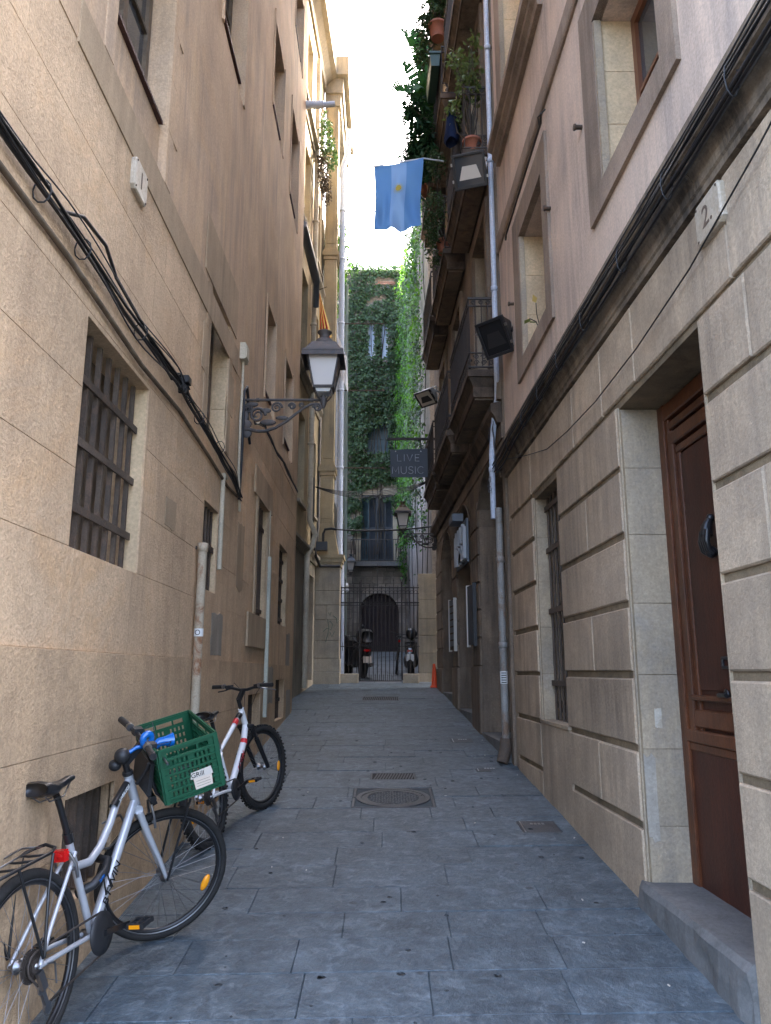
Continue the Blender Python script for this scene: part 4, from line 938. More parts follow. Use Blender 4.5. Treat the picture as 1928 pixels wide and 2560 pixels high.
# ------------------------------------------------------------------ signs
plain('slate_board', (.05, .058, .07), .6)
t = thing('hanging_sign', 'dark slate hanging sign with thin LIVE MUSIC lettering below an iron arm', 'sign', (.46, 14.5, 5.4))
m_ = MB(); m_.hexa([(.10, 14.5, 5.478), (.835, 14.5, 5.478), (.835, 14.525, 5.478), (.10, 14.525, 5.478), (.093, 14.5, 6.035), (.83, 14.5, 6.06), (.83, 14.525, 6.06), (.093, 14.525, 6.035)]); sg = m_.build('board', 'slate_board', t)
m_ = MB(); m_.box((.60, 14.51, 6.26), (1.16, .05, .045)); m_.build('arm', 'iron', t)
for x in (.2, .7): m_ = MB(); m_.tube([(x, 14.51, 6.05), (x, 14.51, 6.25)], .008, 6); m_.build('hanger', 'iron', t)
for x in (.2, .7): m_ = MB(); m_.sphere((x, 14.497, 6.0), .012, 8, 5); m_.build('screw', 'white_plastic', t)
GL = {'L': [[(0, 1), (0, 0), (.6, 0)]], 'I': [[(0, 0), (0, 1)]], 'V': [[(0, 1), (.4, 0), (.8, 1)]], 'E': [[(.6, 1), (0, 1), (0, 0), (.6, 0)], [(0, .52), (.52, .52)]],
      'M': [[(0, 0), (.06, 1), (.45, .25), (.84, 1), (.9, 0)]], 'U': [[(0, 1), (0, .35), (.06, .14), (.2, .02), (.36, 0), (.52, .02), (.66, .14), (.72, .35), (.72, 1)]],
      'S': [[(.6, .85), (.5, .96), (.33, 1), (.14, .95), (.04, .8), (.1, .62), (.33, .52), (.56, .42), (.64, .24), (.54, .07), (.33, 0), (.12, .03), (.0, .16)]],
      'C': [[(.78, .84), (.66, .95), (.48, 1), (.26, .94), (.08, .75), (.02, .5), (.08, .25), (.26, .06), (.48, 0), (.66, .05), (.78, .16)]]}
def strokes(word, x, z, h, sp):
    for ch in word:
        m_ = MB()
        for st in GL[ch]: m_.tube([(x + p * h, 14.497, z + q * h) for p, q in st], .0065, 5)
        m_.build('letter', 'letter', sg); x += (max(p for st in GL[ch] for p, q in st)) * h + sp
strokes('LIVE', .235, 5.80, .135, .055); strokes('MUSIC', .135, 5.545, .145, .042)
t = thing('letter_sign', 'grey panel with raised pale block letters seen edge on, over the second arch', 'sign', FR2(12.2, .1, 3.4))
m_ = MB(); wbox(m_, FR2, 11.55, 12.85, .02, .05, 3.38, 4.06); m_.build('panel', 'lead', t)
for k in range(9):
    y = 11.62 + k * .135; z0 = (3.42, 3.74)[k % 2] if k not in (0, 8) else 3.44
    m_ = MB(); wbox(m_, FR2, y, y + .07, .05, .10, z0, z0 + (.26 if k not in (0, 8) else .5)); m_.build('letter_stroke', 'letter', t)
    if k % 3 == 1: m_ = MB(); wbox(m_, FR2, y, y + .1, .05, .10, 3.43, 3.6); m_.build('letter_stroke', 'letter', t)
m_ = MB(); wbox(m_, FR2, 11.9, 12.4, .05, .22, 4.08, 4.2); m_.build('sign_light', 'lead', t)
for lab, y0, y1, z0, z1, n in (('tall framed menu board hung beside the second arch', 10.98, 11.42, 2.11, 2.97, 1), ('menu board with pale wooden rails hung beside the third arch', 13.28, 13.75, 2.10, 2.97, 7)):
    t = thing('menu_board', lab, 'sign', FR2(y0, .1, z0))
    Fm = lambda a, o, z: FR2(a, o + .02 + (a - y0) * .07, z)
    m_ = MB(); wbox(m_, Fm, y0, y1, .0, .03, z0, z1); m_.build('board', 'slate_board' if n == 1 else 'oldwood', t)
    for a, b in ((y0 - .012, y0 + .012), (y1 - .012, y1 + .012)): m_ = MB(); wbox(m_, Fm, a, b, -.01, .045, z0 - .03, z1 + .02); m_.build('frame_rail', 'bone' if n > 1 or a > y0 else 'black_plastic', t)
    for k in range(n if n > 1 else 0): m_ = MB(); zz_ = z0 + .06 + k * .118; wbox(m_, Fm, y0 + .03, y1 - .03, .031, .036, zz_, zz_ + .09); m_.build('menu_card', 'lead', t)
# house number plates
def plate(F, y, z, w, h, num, lab, s=1):
    t = thing('number_plate', lab, 'number plate', F(y, 0, z))
    a, b = w / 2, h / 2; c = .022
    out = [(-a + c, -b), (a - c, -b), (a, -b + c), (a, b - c), (a - c, b), (-a + c, b), (-a, b - c), (-a, -b + c)]
    m_ = MB(); n = 8; V = [F(y + p, -.012, z + q) for p, q in out] + [F(y + p, .022, z + q) for p, q in out] + [F(y + p * .93, .03, z + q * .93) for p, q in out]
    m_.add(V, [(i, (i + 1) % n, n + (i + 1) % n, n + i) for i in range(n)] + [(n + i, n + (i + 1) % n, 2 * n + (i + 1) % n, 2 * n + i) for i in range(n)] + [tuple(range(2 * n, 3 * n))]); m_.build('tile', 'plate', t)
    ex = Vector(F(1, 0, 0)) - Vector(F(0, 0, 0)); ex = ex if s > 0 else -ex
    text_on('numeral', num, h * .72, F(y, .031, z), ex, (0, 0, 1), 'ink_brown', t, .001)
    for p, q in ((-.8, .8), (.8, .8), (-.8, -.8), (.8, -.8)): m_ = MB(); m_.sphere(F(y + p * a, .028, z + q * b), .008, 6, 4); m_.build('screw', 'rusty_iron', t)
surf('plate', (.5, .43, .33), (.42, .34, .25), 9, .5, .1, 60, rnd=0, patch=.5, pc=(.62, .57, .48), pscale=8); plain('ink_brown', (.13, .09, .065), .7); plain('rod_brown', (.03, .022, .02), .6)
plate(FL, 4.06, 4.60, .23, .21, '1', 'small weathered marble plate with the numeral 1 on the left wall', 1)
plate(FR, 3.2, 3.82, .26, .21, '2.', 'weathered ceramic plate with the numeral 2 above the wooden door', -1)

# ------------------------------------------------------------------ pipes
def pipe(name, lab, cat, F, pts, r, mt, collars=(), group=None, n=12):
    t = thing(name, lab, cat, F(*pts[0]), group)
    m_ = MB(); m_.tube([F(*p) for p in pts], r, n); m_.build('pipe', mt, t)
    for c in collars:
        m_ = MB(); a = F(*c); m_.lathe([(r * 1.0, -.035), (r * 1.22, -.03), (r * 1.22, .03), (r * 1.0, .035)], a, n); m_.build('collar', mt, t)
        m_ = MB(); wbox(m_, F, c[0] - .012, c[0] + .012, -.02, c[1], c[2] - .012, c[2] + .012); m_.build('clamp', 'rusty_iron', t)
    return t
rp = pipe('standpipe', 'rusty cream standpipe fixed to the left wall behind the bicycles', 'pipe', FL, [(5.98, .055, .45), (5.98, .055, 2.70)], .036, 'rust_pipe', [(5.98, .055, 2.69)])
m_ = MB(); m_.lathe([(.0375, -.03), (.0375, .03)], FL(5.98, .055, 2.02), 12, cap=False); m_.build('sticker', 'white_plastic', rp)
m_ = MB(); m_.tube([(FL(5.98, .055, 2.02)[0] + .0385 * math.cos(a) * .98 + .0, 5.98 - .0395, 2.02 + .014 * math.sin(a)) if 0 else (FL(5.98, .055, 2.02)[0] + .018 * math.cos(a), 5.98 - .037, 2.02 + .018 * math.sin(a)) for a in [k * PI / 6 for k in range(12)]], .003, 5, closed=True); m_.build('sticker_ring', 'ink', rp)
t = thing('cable_trunking', 'pale green plastic cable trunking running down the left wall', 'trunking', FL(9.78, 0, 1.2))
surf('trunk', (.47, .47, .38), (.43, .43, .35), 3, .5, .05, 60, rnd=0)
m_ = MB(); wbox(m_, FL, 9.74, 9.81, .016, .06, 1.17, 3.18); m_.build('channel', 'trunk', t)
m_ = MB(); m_.tube([FL(9.80, .02, 3.18), FL(9.80, .02, 3.8)], .014, 6); m_.build('conduit', 'conduit', t)
t = pipe('conduit', 'cream plastic conduit bent up to the small barred window', 'conduit', FL, [(6.78, .022, 2.62), (6.78, .022, 3.45), (6.80, .022, 3.50), (6.90, .022, 3.50)], .022, 'conduit')
t = pipe('conduit', 'thin cream conduit rising from the lantern bracket to the junction box', 'conduit', FL, [(7.66, .02, 3.34), (7.52, .02, 3.7), (7.50, .02, 4.3), (7.54, .02, 4.7), (7.52, .02, 4.92)], .014, 'conduit')
t = thing('junction_box', 'small cream junction box on the left wall above the lantern bracket', 'junction box', FL(7.5, 0, 4.95))
m_ = MB(); panel(m_, FL, 7.42, 7.6, 4.92, 5.1, [], .06, .06, .006); m_.build('box', 'conduit', t); m_ = MB(); panel(m_, FL, 7.44, 7.58, 4.94, 5.08, [], .072, .012, .004); m_.build('cover', 'conduit', t)
t = pipe('drainpipe', 'white plastic drainpipe coming down beside the black floodlight', 'drainpipe', FR, [(8.66, .05, 13.9), (8.72, .06, 5.38), (8.72, .06, 5.2), (8.80, .05, 4.98), (8.84, .07, 4.9), (8.84, .13, 4.3), (8.84, .13, 3.5)], .034, 'pvc', [(8.67, .055, 9.9), (8.69, .057, 8.2), (8.71, .06, 6.4), (8.84, .13, 4.1)])
t = pipe('drainpipe', 'rusty grey cast iron drainpipe with stickers at the building joint on the right', 'drainpipe', FR, [(8.80, .075, 3.62), (8.80, .075, 1.0), (8.80, .075, .80)], .041, 'grey_pipe', [(8.80, .075, 3.0), (8.80, .075, 2.02)])
m_ = MB(); m_.tube([FR(8.80, .075, 1.0), FR(8.80, .08, .88), FR(8.76, .13, .74)], [.062, .07, .062], 12); m_.build('boot', 'rusty_iron', t)
m_ = MB(); m_.lathe([(.0425, -.07), (.0425, .07)], FR(8.80, .075, 1.66), 14, cap=False); st = m_.build('sticker', 'white_plastic', t)
m_ = MB()
for k in range(5):
    zz_ = 1.605 + k * .026
    m_.tube([(FR(8.80, .075, 0)[0] + .0432 * math.cos(a), 8.80 + .0432 * math.sin(a), zz_) for a in [-PI * .75 + j * .16 for j in range(9)]], .005, 4)
m_.build('sticker_print', 'ink', st, kind='stuff')
pipe('drainpipe', 'cream drainpipe on the far cream facade behind the lantern', 'drainpipe', FB, [(15.95, .08, 16.4), (15.95, .08, 4.9), (16.0, .2, 4.6), (16.0, .14, 4.35), (15.7, .08, 4.1), (15.7, .08, 1.4)], .06, 'cream_pipe', [(15.95, .08, 13.6), (15.95, .08, 12.0), (15.95, .08, 9.4), (15.95, .08, 6.6)])
FW = lambda y, o, z: (o, y, z)
pipe('drainpipe', 'grey plastic drainpipe beside the cream corner pilaster', 'drainpipe', FW, [(17.9, -.98, 16.0), (17.95, -1.02, 15.3), (17.95, -1.14, 14.9), (17.95, -1.10, 4.6), (17.95, -1.06, 4.3), (17.95, -1.03, 1.5)], .074, 'pvc', [(17.95, -1.135, 13.6), (17.95, -1.13, 12.2), (17.95, -1.125, 10.4), (17.95, -1.12, 8.6), (17.95, -1.11, 6.6)])
plain('mint', (.36, .42, .36), .5)
pipe('drainpipe', 'thin mint green pipe at the left edge of the ivy', 'drainpipe', FW, [(20, -1.11, 12.6), (20, -1.06, 2.1)], .05, 'mint')
t = thing('pipe_stub', 'short white plastic pipe stub sticking out high on the left', 'pipe', (-1.5, 13.05, 12.7))
m_ = MB(); m_.tube([(-1.62, 13.05, 12.7), (-1.22, 13.05, 12.7)], .075, 12); m_.tube([(-1.22, 13.05, 12.7), (-1.0, 13.05, 12.72)], .055, 12); m_.build('pipe', 'pvc', t)
t = thing('gutter', 'dark slanting gutter with hopper on the far cream facade', 'gutter', FB(14.2, .1, 10))
m_ = MB(); m_.tube([FB(13.4, .2, 10.3), FB(15.3, .22, 10.12)], .09, 10); m_.tube([FB(15.3, .22, 10.12), FB(15.75, .15, 9.75)], .07, 10); m_.build('channel', 'lead', t)

# ------------------------------------------------------------------ cables
def rope(F, pts, seed, amp, n=40):
    rr = random.Random(seed); ph = [rr.uniform(0, 6) for _ in range(6)]; out = []
    for i in range(n + 1):
        u = i / n * (len(pts) - 1); k = min(int(u), len(pts) - 2); f_ = u - k; f_ = f_ * f_ * (3 - 2 * f_) if 0 else f_
        p = [pts[k][j] * (1 - f_) + pts[k + 1][j] * f_ for j in range(3)]; s = i / n * 9
        out.append(F(p[0], p[1] + amp * .5 * abs(math.sin(s * 1.7 + ph[0])), p[2] + amp * (math.sin(s * 1.3 + ph[1]) + .6 * math.sin(s * 3.1 + ph[2]))))
    return out
plain('grey_cable', (.10, .10, .105), .6)
t = thing('cable_bundle', 'thick black cable bundle strung along the left wall above the barred window', 'cables', FL(4, .03, 3.7))
main = [(2.1, .03, 3.74), (3.0, .03, 3.72), (4.0, .03, 3.68), (5.0, .035, 3.73), (5.6, .03, 3.68), (6.4, .03, 3.62), (7.2, .03, 3.55), (7.56, .03, 3.46)]
for k, (dz, r, am) in enumerate(((.0, .012, .010), (.028, .006, .014), (-.022, .007, .016), (.045, .0045, .018), (-.042, .005, .022), (.012, .008, .012), (.055, .004, .022))):
    m_ = MB(); m_.tube(rope(FL, [(a, b + .004 * k, c + dz * (1 if 2.5 < a < 7.3 else .4)) for a, b, c in main], k, am), r, 6); m_.build('cable', 'cable', t)
m_ = MB(); m_.tube([FL(2.1, .02, 3.60), FL(3.2, .02, 3.60), FL(4.3, .025, 3.53), FL(5.2, .02, 3.56), FL(6.2, .02, 3.50), FL(7.0, .02, 3.44), FL(7.5, .02, 3.46)], .014, 6); m_.build('conduit', 'oldwood', t)
m_ = MB(); m_.tube([FL(3.05, .03, 3.74), FL(3.25, .05, 3.84), FL(3.55, .05, 3.87), FL(3.75, .04, 3.80), FL(4.1, .04, 3.77), FL(4.5, .04, 3.72), FL(4.9, .04, 3.68)], .010, 6); m_.build('cable', 'cable', t)
for k in range(9):
    y0 = 5.02 + .035 * k; m_ = MB(); m_.tube([FL(y0 + .05 * math.sin(a), .05 + .02 * math.cos(a * 2 + k), 3.72 + .05 * math.cos(a + k)) for a in [j * .7 for j in range(9)]], .006, 5); m_.build('loose_end', 'cable', t)
m_ = MB(); m_.box(FL(5.2, .06, 3.79), (.05, .09, .05)); m_.build('splice', 'black_plastic', t)
for y in (2.85, 3.3, 4.2, 5.7, 6.5): m_ = MB(); m_.tube([FL(y, .04 + .04 * math.cos(a), 3.70 - .02 * (y > 5.5) + .055 * math.sin(a)) for a in [j * PI / 5 for j in range(10)]], .004, 5, closed=True); m_.build('cable_tie', 'cable', t)
t = thing('cable_bundle', 'black cable running along the left wall beyond the lantern', 'cables', FL(10, .03, 4.5))
for k in range(4): m_ = MB(); m_.tube(rope(FL, [(7.75, .04, 4.55), (8.3, .03, 4.5), (9.0, .03, 4.72), (9.9, .03, 4.70), (11, .03, 4.76), (12.84, .03, 4.78)], 20 + k, .018), .011 if k == 0 else .007, 5); m_.build('cable', 'cable', t)
t = thing('cable_bundle', 'many black cables lying along the stone cornice of the right building', 'cables', FR(5, .1, 4.1))
for k in range(11):
    rr = random.Random(k); dz = rr.uniform(-.075, .075); m_ = MB()
    m_.tube(rope(FR, [(a, .085 + .012 * (k % 4) + (.03 if dz > 0 else 0), 4.13 + dz + rr.uniform(-.012, .012) + (-.05 if a > 8.2 else 0)) for a in (2.0, 2.8, 3.6, 4.4, 5.2, 6.0, 6.8, 7.6, 8.3, 8.75)], 40 + k, .007, 60), rr.choice((.004, .005, .006, .008)), 6); m_.build('cable', 'cable' if k % 4 else 'grey_cable', t)
for y in (2.7, 3.4, 4.1, 4.9, 5.6, 6.3, 7.0, 7.8): m_ = MB(); m_.tube([FR(y, .12 + .03 * math.cos(a), 4.12 + .09 * math.sin(a)) for a in [j * PI / 5 for j in range(10)]], .004, 5, closed=True); m_.build('cable_tie', 'cable', t)
t = thing('thin_wire', 'thin black wire drooping across the right facade above the door', 'wire', FR(5, .03, 3.6))
m_ = MB(); m_.tube([FR(*p) for p in ((2.4, .05, 3.86), (2.7, .04, 3.80), (3.43, .03, 3.67), (4.2, .03, 3.595), (5.04, .03, 3.57), (5.8, .03, 3.60), (6.5, .03, 3.66), (7.4, .03, 3.86), (8.5, .05, 4.13))], .0045, 5); m_.build('wire', 'cable', t)
t = thing('loose_cables', 'tangle of loose grey cables hanging beside the white drainpipe', 'cables', FR(8.7, .1, 3.9))
for k in range(6): rr = random.Random(90 + k); m_ = MB(); y0 = 8.74 + rr.uniform(-.05, .3); m_.tube(rope(FR, [(y0 + .3, .05, 4.98), (y0 + .12 * rr.random(), .12, 4.6), (y0, .1, 4.3), (8.74, .1, 4.05)], 70 + k, .012), rr.choice((.006, .009)), 5); m_.build('cable', 'cable' if k % 2 else 'grey_cable', t)
for k in range(5): rr = random.Random(190 + k); rx = rr.uniform(.04, .1); m_ = MB(); m_.tube([FR(8.82 + rx * math.cos(a) + .03 * k, .16, 3.98 + .6 * rx * math.sin(a * 1.0 + k) - .1 * (k % 2)) for a in [j * PI / 7 for j in range(14)]], .004, 5, closed=True); m_.build('coil', 'grey_cable', t)
for lab, A, B, sag, nn in (('upper black cable bundle spanning the alley in front of the ivy', (-1.62, 17.1, 5.92), (1.12, 16.7, 6.02), .22, 5), ('lower black cable spanning the alley in front of the shuttered balcony', (-1.13, 17.3, 4.95), (1.12, 16.6, 4.90), .06, 2)):
    t = thing('span_cable', lab, 'cable', A)
    for k in range(nn):
        m_ = MB(); m_.tube([tuple(A[j] * (1 - u) + B[j] * u - (sag * (1 + .15 * k) * 4 * u * (1 - u) if j == 2 else 0) + (.012 * k if j == 1 else 0) for j in range(3)) for u in [q / 14 for q in range(15)]], .008 if nn > 3 else .016, 5); m_.build('cable', 'cable', t)
t = thing('cable_box', 'black splice box with looping cables at the foot of the cream pilaster', 'cables', (-1.5, 17.3, 4.5))
m_ = MB(); m_.box((-1.47, 17.28, 4.55), (.26, .16, .2)); m_.build('box', 'black_plastic', t)
m_ = MB(); m_.tube([(-1.44, 17.3, 4.5), (-1.44, 17.3, 4.85), (-1.40, 17.3, 4.95), (-1.25, 17.3, 4.97), (-1.13, 17.3, 4.95)], .03, 6); m_.build('cable', 'cable', t)
m_ = MB(); m_.tube([FB(16.2, .1, 5.9), FB(16.2, .1, 4.5), FB(16.6, .14, 4.2), (-1.5, 17.3, 4.1), (-1.05, 17.36, 4.1)], .035, 6); m_.build('cable', 'cable', t)

# ------------------------------------------------------------------ covers in the paving
def gz(x, y): return g(y)
def FP(x, o, y): return (x, y, g(y) + o)
surf('cast_iron', (.036, .040, .046), (.026, .029, .033), 9, .5, .4, 110, rnd=.1, spec=.5, patch=.5, pc=(.055, .05, .044), pscale=12)
t = thing('manhole_cover', 'round iron manhole cover with rough centre set in a square frame', 'manhole', FP(.07, 0, 7.29))
x0, x1, y0, y1 = -.30, .44, 6.93, 7.65; cx_, cy_ = .07, 7.29
m_ = MB(); panel(m_, FP, x0 + .004, x1 - .004, y0 + .004, y1 - .004, [(x0 + .03, x1 - .03, y0 + .03, y1 - .03)], .002, .03, .003); m_.build('frame', 'cast_iron', t)
m_ = MB(); panel(m_, FP, x0 + .031, x1 - .031, y0 + .031, y1 - .031, [], -.006, .002); m_.build('infill', 'mortar', t)
def ring(r0, r1, o, name, n=40):
    V = []
    for k in range(n):
        a = 2 * PI * k / n
        for r, h in ((r0, -.012), (r0, o), (r1, o), (r1, -.012)): V.append(FP(cx_ + r * math.cos(a), h, cy_ + r * math.sin(a)))
    m_ = MB(); m_.add(V, [(4 * k + j, 4 * ((k + 1) % n) + j, 4 * ((k + 1) % n) + j + 1, 4 * k + j + 1) for k in range(n) for j in range(3)]); m_.build(name, 'cast_iron', t)
ring(.29, .335, .003, 'outer_ring'); ring(.235, .285, 0, 'inner_ring')
m_ = MB()
for i in range(-9, 10):
    for j in range(-9, 10):
        x, y = i * .025 + R.uniform(-.005, .005), j * .025 + R.uniform(-.005, .005)
        if x * x + y * y < .225 ** 2: m_.hexa([FP(cx_ + x + dx, h, cy_ + y + dy) for h in (-.012, -.001) for dx, dy in ((-.008, -.008), (.008, -.008), (.008, .008), (-.008, .008))])
m_.build('studs', 'cast_iron', t, kind='stuff')
def grate(lab, x0, x1, y0, y1, diag=True, n=14):
    t = thing('drain_grate', lab, 'drain', FP(x0, 0, y0))
    m_ = MB(); panel(m_, FP, x0 + .003, x1 - .003, y0 + .003, y1 - .003, [(x0 + .02, x1 - .02, y0 + .02, y1 - .02)], .001, .03, .002); m_.build('frame', 'cast_iron', t)
    m_ = MB(); panel(m_, FP, x0 + .021, x1 - .021, y0 + .021, y1 - .021, [], -.0055, .002); m_.build('sump', 'dark', t)
    for k in range(n):
        u = x0 + .03 + (x1 - x0 - .06) * k / n; v = u + (.03 if not diag else .05)
        m_ = MB(); m_.hexa([FP(*q) for q in ((u, -.012, y0 + .022), (u + .014, -.012, y0 + .022), (v + .002, -.012, y1 - .022), (v - .012, -.012, y1 - .022), (u, -.001, y0 + .022), (u + .014, -.001, y0 + .022), (v + .002, -.001, y1 - .022), (v - .012, -.001, y1 - .022))]); m_.build('grate_bar', 'cast_iron', t)
grate('rectangular drain grate with slanted bars just beyond the round manhole', -.155, .31, 8.0, 8.31)
grate('dark drain grate far up the alley in front of the gate', -.44, .255, 14.5, 15.1, False, 18)
def cover(lab, x0, x1, y0, y1, sub=True):
    t = thing('access_cover', lab, 'cover', FP(x0, 0, y0))
    m_ = MB(); panel(m_, FP, x0 + .003, x1 - .003, y0 + .003, y1 - .003, [], 0, .03, .003); m_.build('plate', 'cast_iron', t)
    m_ = MB(); panel(m_, FP, x0 + .02, x0 + .028, y0 + .02, y1 - .02, [], .004, .004); m_.build('rib', 'steel', t)
    for k in range(4):
        m_ = MB(); panel(m_, FP, x0 + .10 + k * .03, x0 + .12 + k * .03, (y0 + y1) / 2 + .06, (y0 + y1) / 2 + .10, [], .002, .003); m_.build('raised_mark', 'steel', t)
cover('square dark metal cover near the right wall below the barred window', 1.055, 1.36, 6.2, 6.53)
cover('small metal cover in the paving by the first arch', .85, 1.13, 10.1, 10.4); cover('tiny round marked cover at the foot of the drainpipe', .96, 1.12, 8.38, 8.54)

# ------------------------------------------------------------------ cone, rod, dowels, camera, small things
t = thing('traffic_cone', 'slim orange traffic cone standing by the right wall at the gate', 'traffic cone', (1.05, 16.75, g(16.75)))
m_ = MB(); m_.lathe([(.075, .03), (.06, .07), (.045, .3), (.03, .47), (.026, .50), (.001, .505)], (1.05, 16.75, g(16.75)), 16); m_.build('cone', 'orange', t)
m_ = MB(); m_.box((1.05, 16.75, g(16.75) + .016), (.17, .17, .032)); m_.build('base', 'orange', t)
t = thing('awning_rod', 'thin dark iron rod with hooked ends fixed on the pinkish plaster wall', 'rod', FR(7, .1, 6.6))
m_ = MB(); m_.tube([FR(5.95, .08, 6.64), FR(6.05, .06, 6.62), FR(7.85, .06, 6.60)], .011, 6); m_.tube([FR(5.95, .04, 6.68), FR(5.98, .1, 6.62), FR(6.05, .07, 6.57)], .009, 6)
m_.tube([FR(7.85 + .03 * math.cos(a), .06, 6.58 + .03 * math.sin(a)) for a in [k * PI / 5 for k in range(10)]], .008, 6, closed=True); m_.build('rod', 'iron', t)
for y, z, w in ((5.06, 5.78, 'nearest'), (6.08, 5.77, 'middle'), (7.84, 5.75, 'farthest')):
    m_ = MB(); m_.lathe([(.018, -.02), (.018, .045), (.026, .05), (.026, .065)], FR(y, .0, z), 8, Matrix.Rotation(-PI / 2, 3, 'Y')); o = m_.build('wall_bolt', 'rusty_iron'); tag(o, w + ' of three rusty bolts in the pinkish plaster wall', 'bolt', 'wall bolts')
t = thing('security_camera', 'small white security camera on the left of the gate', 'camera', (-.98, 18.3, 3.7))
m_ = MB(); m_.box((-.93, 18.2, 3.74), (.07, .16, .07), Matrix.Rotation(-.4, 3, 'X')); m_.box((-.92, 18.25, 3.64), (.09, .14, .06)); m_.build('body', 'white_plastic', t)
m_ = MB(); m_.tube([(-.95, 18.3, 3.7), (-1.1, 18.35, 3.7), (-1.6, 18.4, 3.7)], .014, 6); m_.build('arm', 'black_plastic', t)

m_ = MB(); rg = random.Random(5)
for k in range(90):
    y = 3.3 + 9 * rg.random() ** 1.4; x = rg.uniform(-1.3, 1.35); r = rg.uniform(.006, .019); n = 8
    V = [FP(x + r * math.cos(a) * rg.uniform(.7, 1.2), .0042, y + r * math.sin(a) * rg.uniform(.7, 1.2)) for a in [2 * PI * q / n for q in range(n)]]
    W = [FP(x + (v[0] - x) * 1.25, .0005, y + (v[1] - y) * 1.25) for v in V]
    m_.add(V + W, [tuple(range(n))] + [(q, (q + 1) % n, n + (q + 1) % n, n + q) for q in range(n)], True)
plain('gum', (.045, .052, .058), .7)
o = m_.build('gum_spots', 'gum', kind='stuff'); o['label'] = 'dark flattened chewing gum spots scattered over the grey paving'; o['category'] = 'gum spots'
m_ = MB()
for k in range(22):
    y = 3.4 + 8 * rg.random() ** 1.3; s_ = rg.random(); x = rg.uniform(-1.35, 1.3) if s_ < .5 else (FR(y, rg.uniform(.03, .12), 0)[0] if s_ < .8 else FL(y, rg.uniform(.03, .12), 0)[0])
    a = rg.uniform(0, 3); l = rg.uniform(.006, .02); m_.bar(FP(x, .006, y), FP(x + l * math.cos(a), .007, y + l * math.sin(a)), .006, .005)
o = m_.build('litter', 'bone', kind='stuff'); o['label'] = 'tiny pale bits of litter and cigarette ends on the paving'; o['category'] = 'litter'
# ------------------------------------------------------------------ bicycles (x forward, y left, z up, origin under the rear axle)
def bike_matrix(X, Y, th, lean):
    th, lean = math.radians(th), math.radians(lean)
    return Matrix.Translation((X, Y, g(Y))) @ Matrix.Rotation(PI / 2 - th, 4, 'Z') @ Matrix.Rotation(-math.atan(.083), 4, 'Y') @ Matrix.Rotation(-lean, 4, 'X')
SA, SDIR = Vector((.894, 0, .707)), Vector((-.334, 0, .943)).normalized()
def xf(m_, M):
    m_.v = [tuple(M @ Vector(v)) for v in m_.v]; return m_
def wheel(root, M, c, r, tw, rim, spoke_m, knob=False, disc=None, refl=None, nsp=32, label=None):
    c = Vector(c); n = 56
    prof = [(r - tw * .95, -tw * .42), (r - tw * .5, -tw * .52), (r - tw * .12, -tw * .36), (r, 0), (r - tw * .12, tw * .36), (r - tw * .5, tw * .52), (r - tw * .95, tw * .42), (r - tw * .8, 0)]
    def ringmesh(pr, n=n):
        V = [(c.x + a * math.cos(2 * PI * k / n), c.y + b, c.z + a * math.sin(2 * PI * k / n)) for k in range(n) for a, b in pr]; q = len(pr)
        m_ = MB(); m_.add(V, [(k * q + j, k * q + (j + 1) % q, ((k + 1) % n) * q + (j + 1) % q, ((k + 1) % n) * q + j) for k in range(n) for j in range(q)], True); return m_
    m_ = ringmesh(prof)
    w = xf(m_, M).build('wheel', 'rubber', root)
    if knob:
        m_ = MB()
        for k in range(64):
            a = 2 * PI * k / 64; off = (k % 2 - .5) * tw * .5
            for s in (-1, 1):
                rot = Matrix.Rotation(-a, 3, 'Y'); m_.box((c.x + (r - .001) * math.cos(a), c.y + s * tw * .28 + off * .2, c.z + (r - .001) * math.sin(a)), (.010, tw * .3, .016), rot)
        xf(m_, M).build('tread', 'rubber', w, kind='stuff')
    r1 = r - tw * .93
    xf(ringmesh([(r1, -.011), (r1 - .016, -.012), (r1 - .024, 0), (r1 - .016, .012), (r1, .011)]), M).build('rim', rim, w)
    if rim == 'black_paint': xf(ringmesh([(r1 + .002, -.0125), (r1 - .006, -.0132), (r1 - .006, -.0118), (r1 + .002, -.0118)]), M).build('brake_track', 'steel', w)
    m_ = MB()
    for k in range(nsp):
        a = 2 * PI * k / nsp; s = 1 if k % 2 else -1; h = a + (.9 if (k // 2) % 2 else -.9); hr = .024
        m_.tube([(c.x + hr * math.cos(h), c.y + s * .032, c.z + hr * math.sin(h)), (c.x + (r1 - .02) * math.cos(a), c.y + s * .002, c.z + (r1 - .02) * math.sin(a))], .0012, 4, caps=False)
    xf(m_, M).build('spokes', spoke_m, w, kind='stuff')
    m_ = MB(); m_.lathe([(.008, -.066), (.008, -.055), (.014, -.05), (.028, -.036), (.028, -.030), (.016, -.022), (.016, .022), (.028, .030), (.028, .036), (.014, .05), (.008, .055), (.008, .066)], c, 14, Matrix.Rotation(-PI / 2, 3, 'X')); xf(m_, M).build('hub', 'steel', w)
    if refl is not None:
        m_ = MB(); m_.sphere((0, 0, 0), 1, 12, 8); m_.v = [(x * .045, y * .012, z * .02) for x, y, z in m_.v]
        a = math.radians(refl); xf(xf(m_, Matrix.Translation((c.x + .25 * math.cos(a), c.y - .006, c.z + .25 * math.sin(a))) @ Matrix.Rotation(-a + PI / 2, 4, 'Y')), M).build('reflector', 'amber', w)
    return w
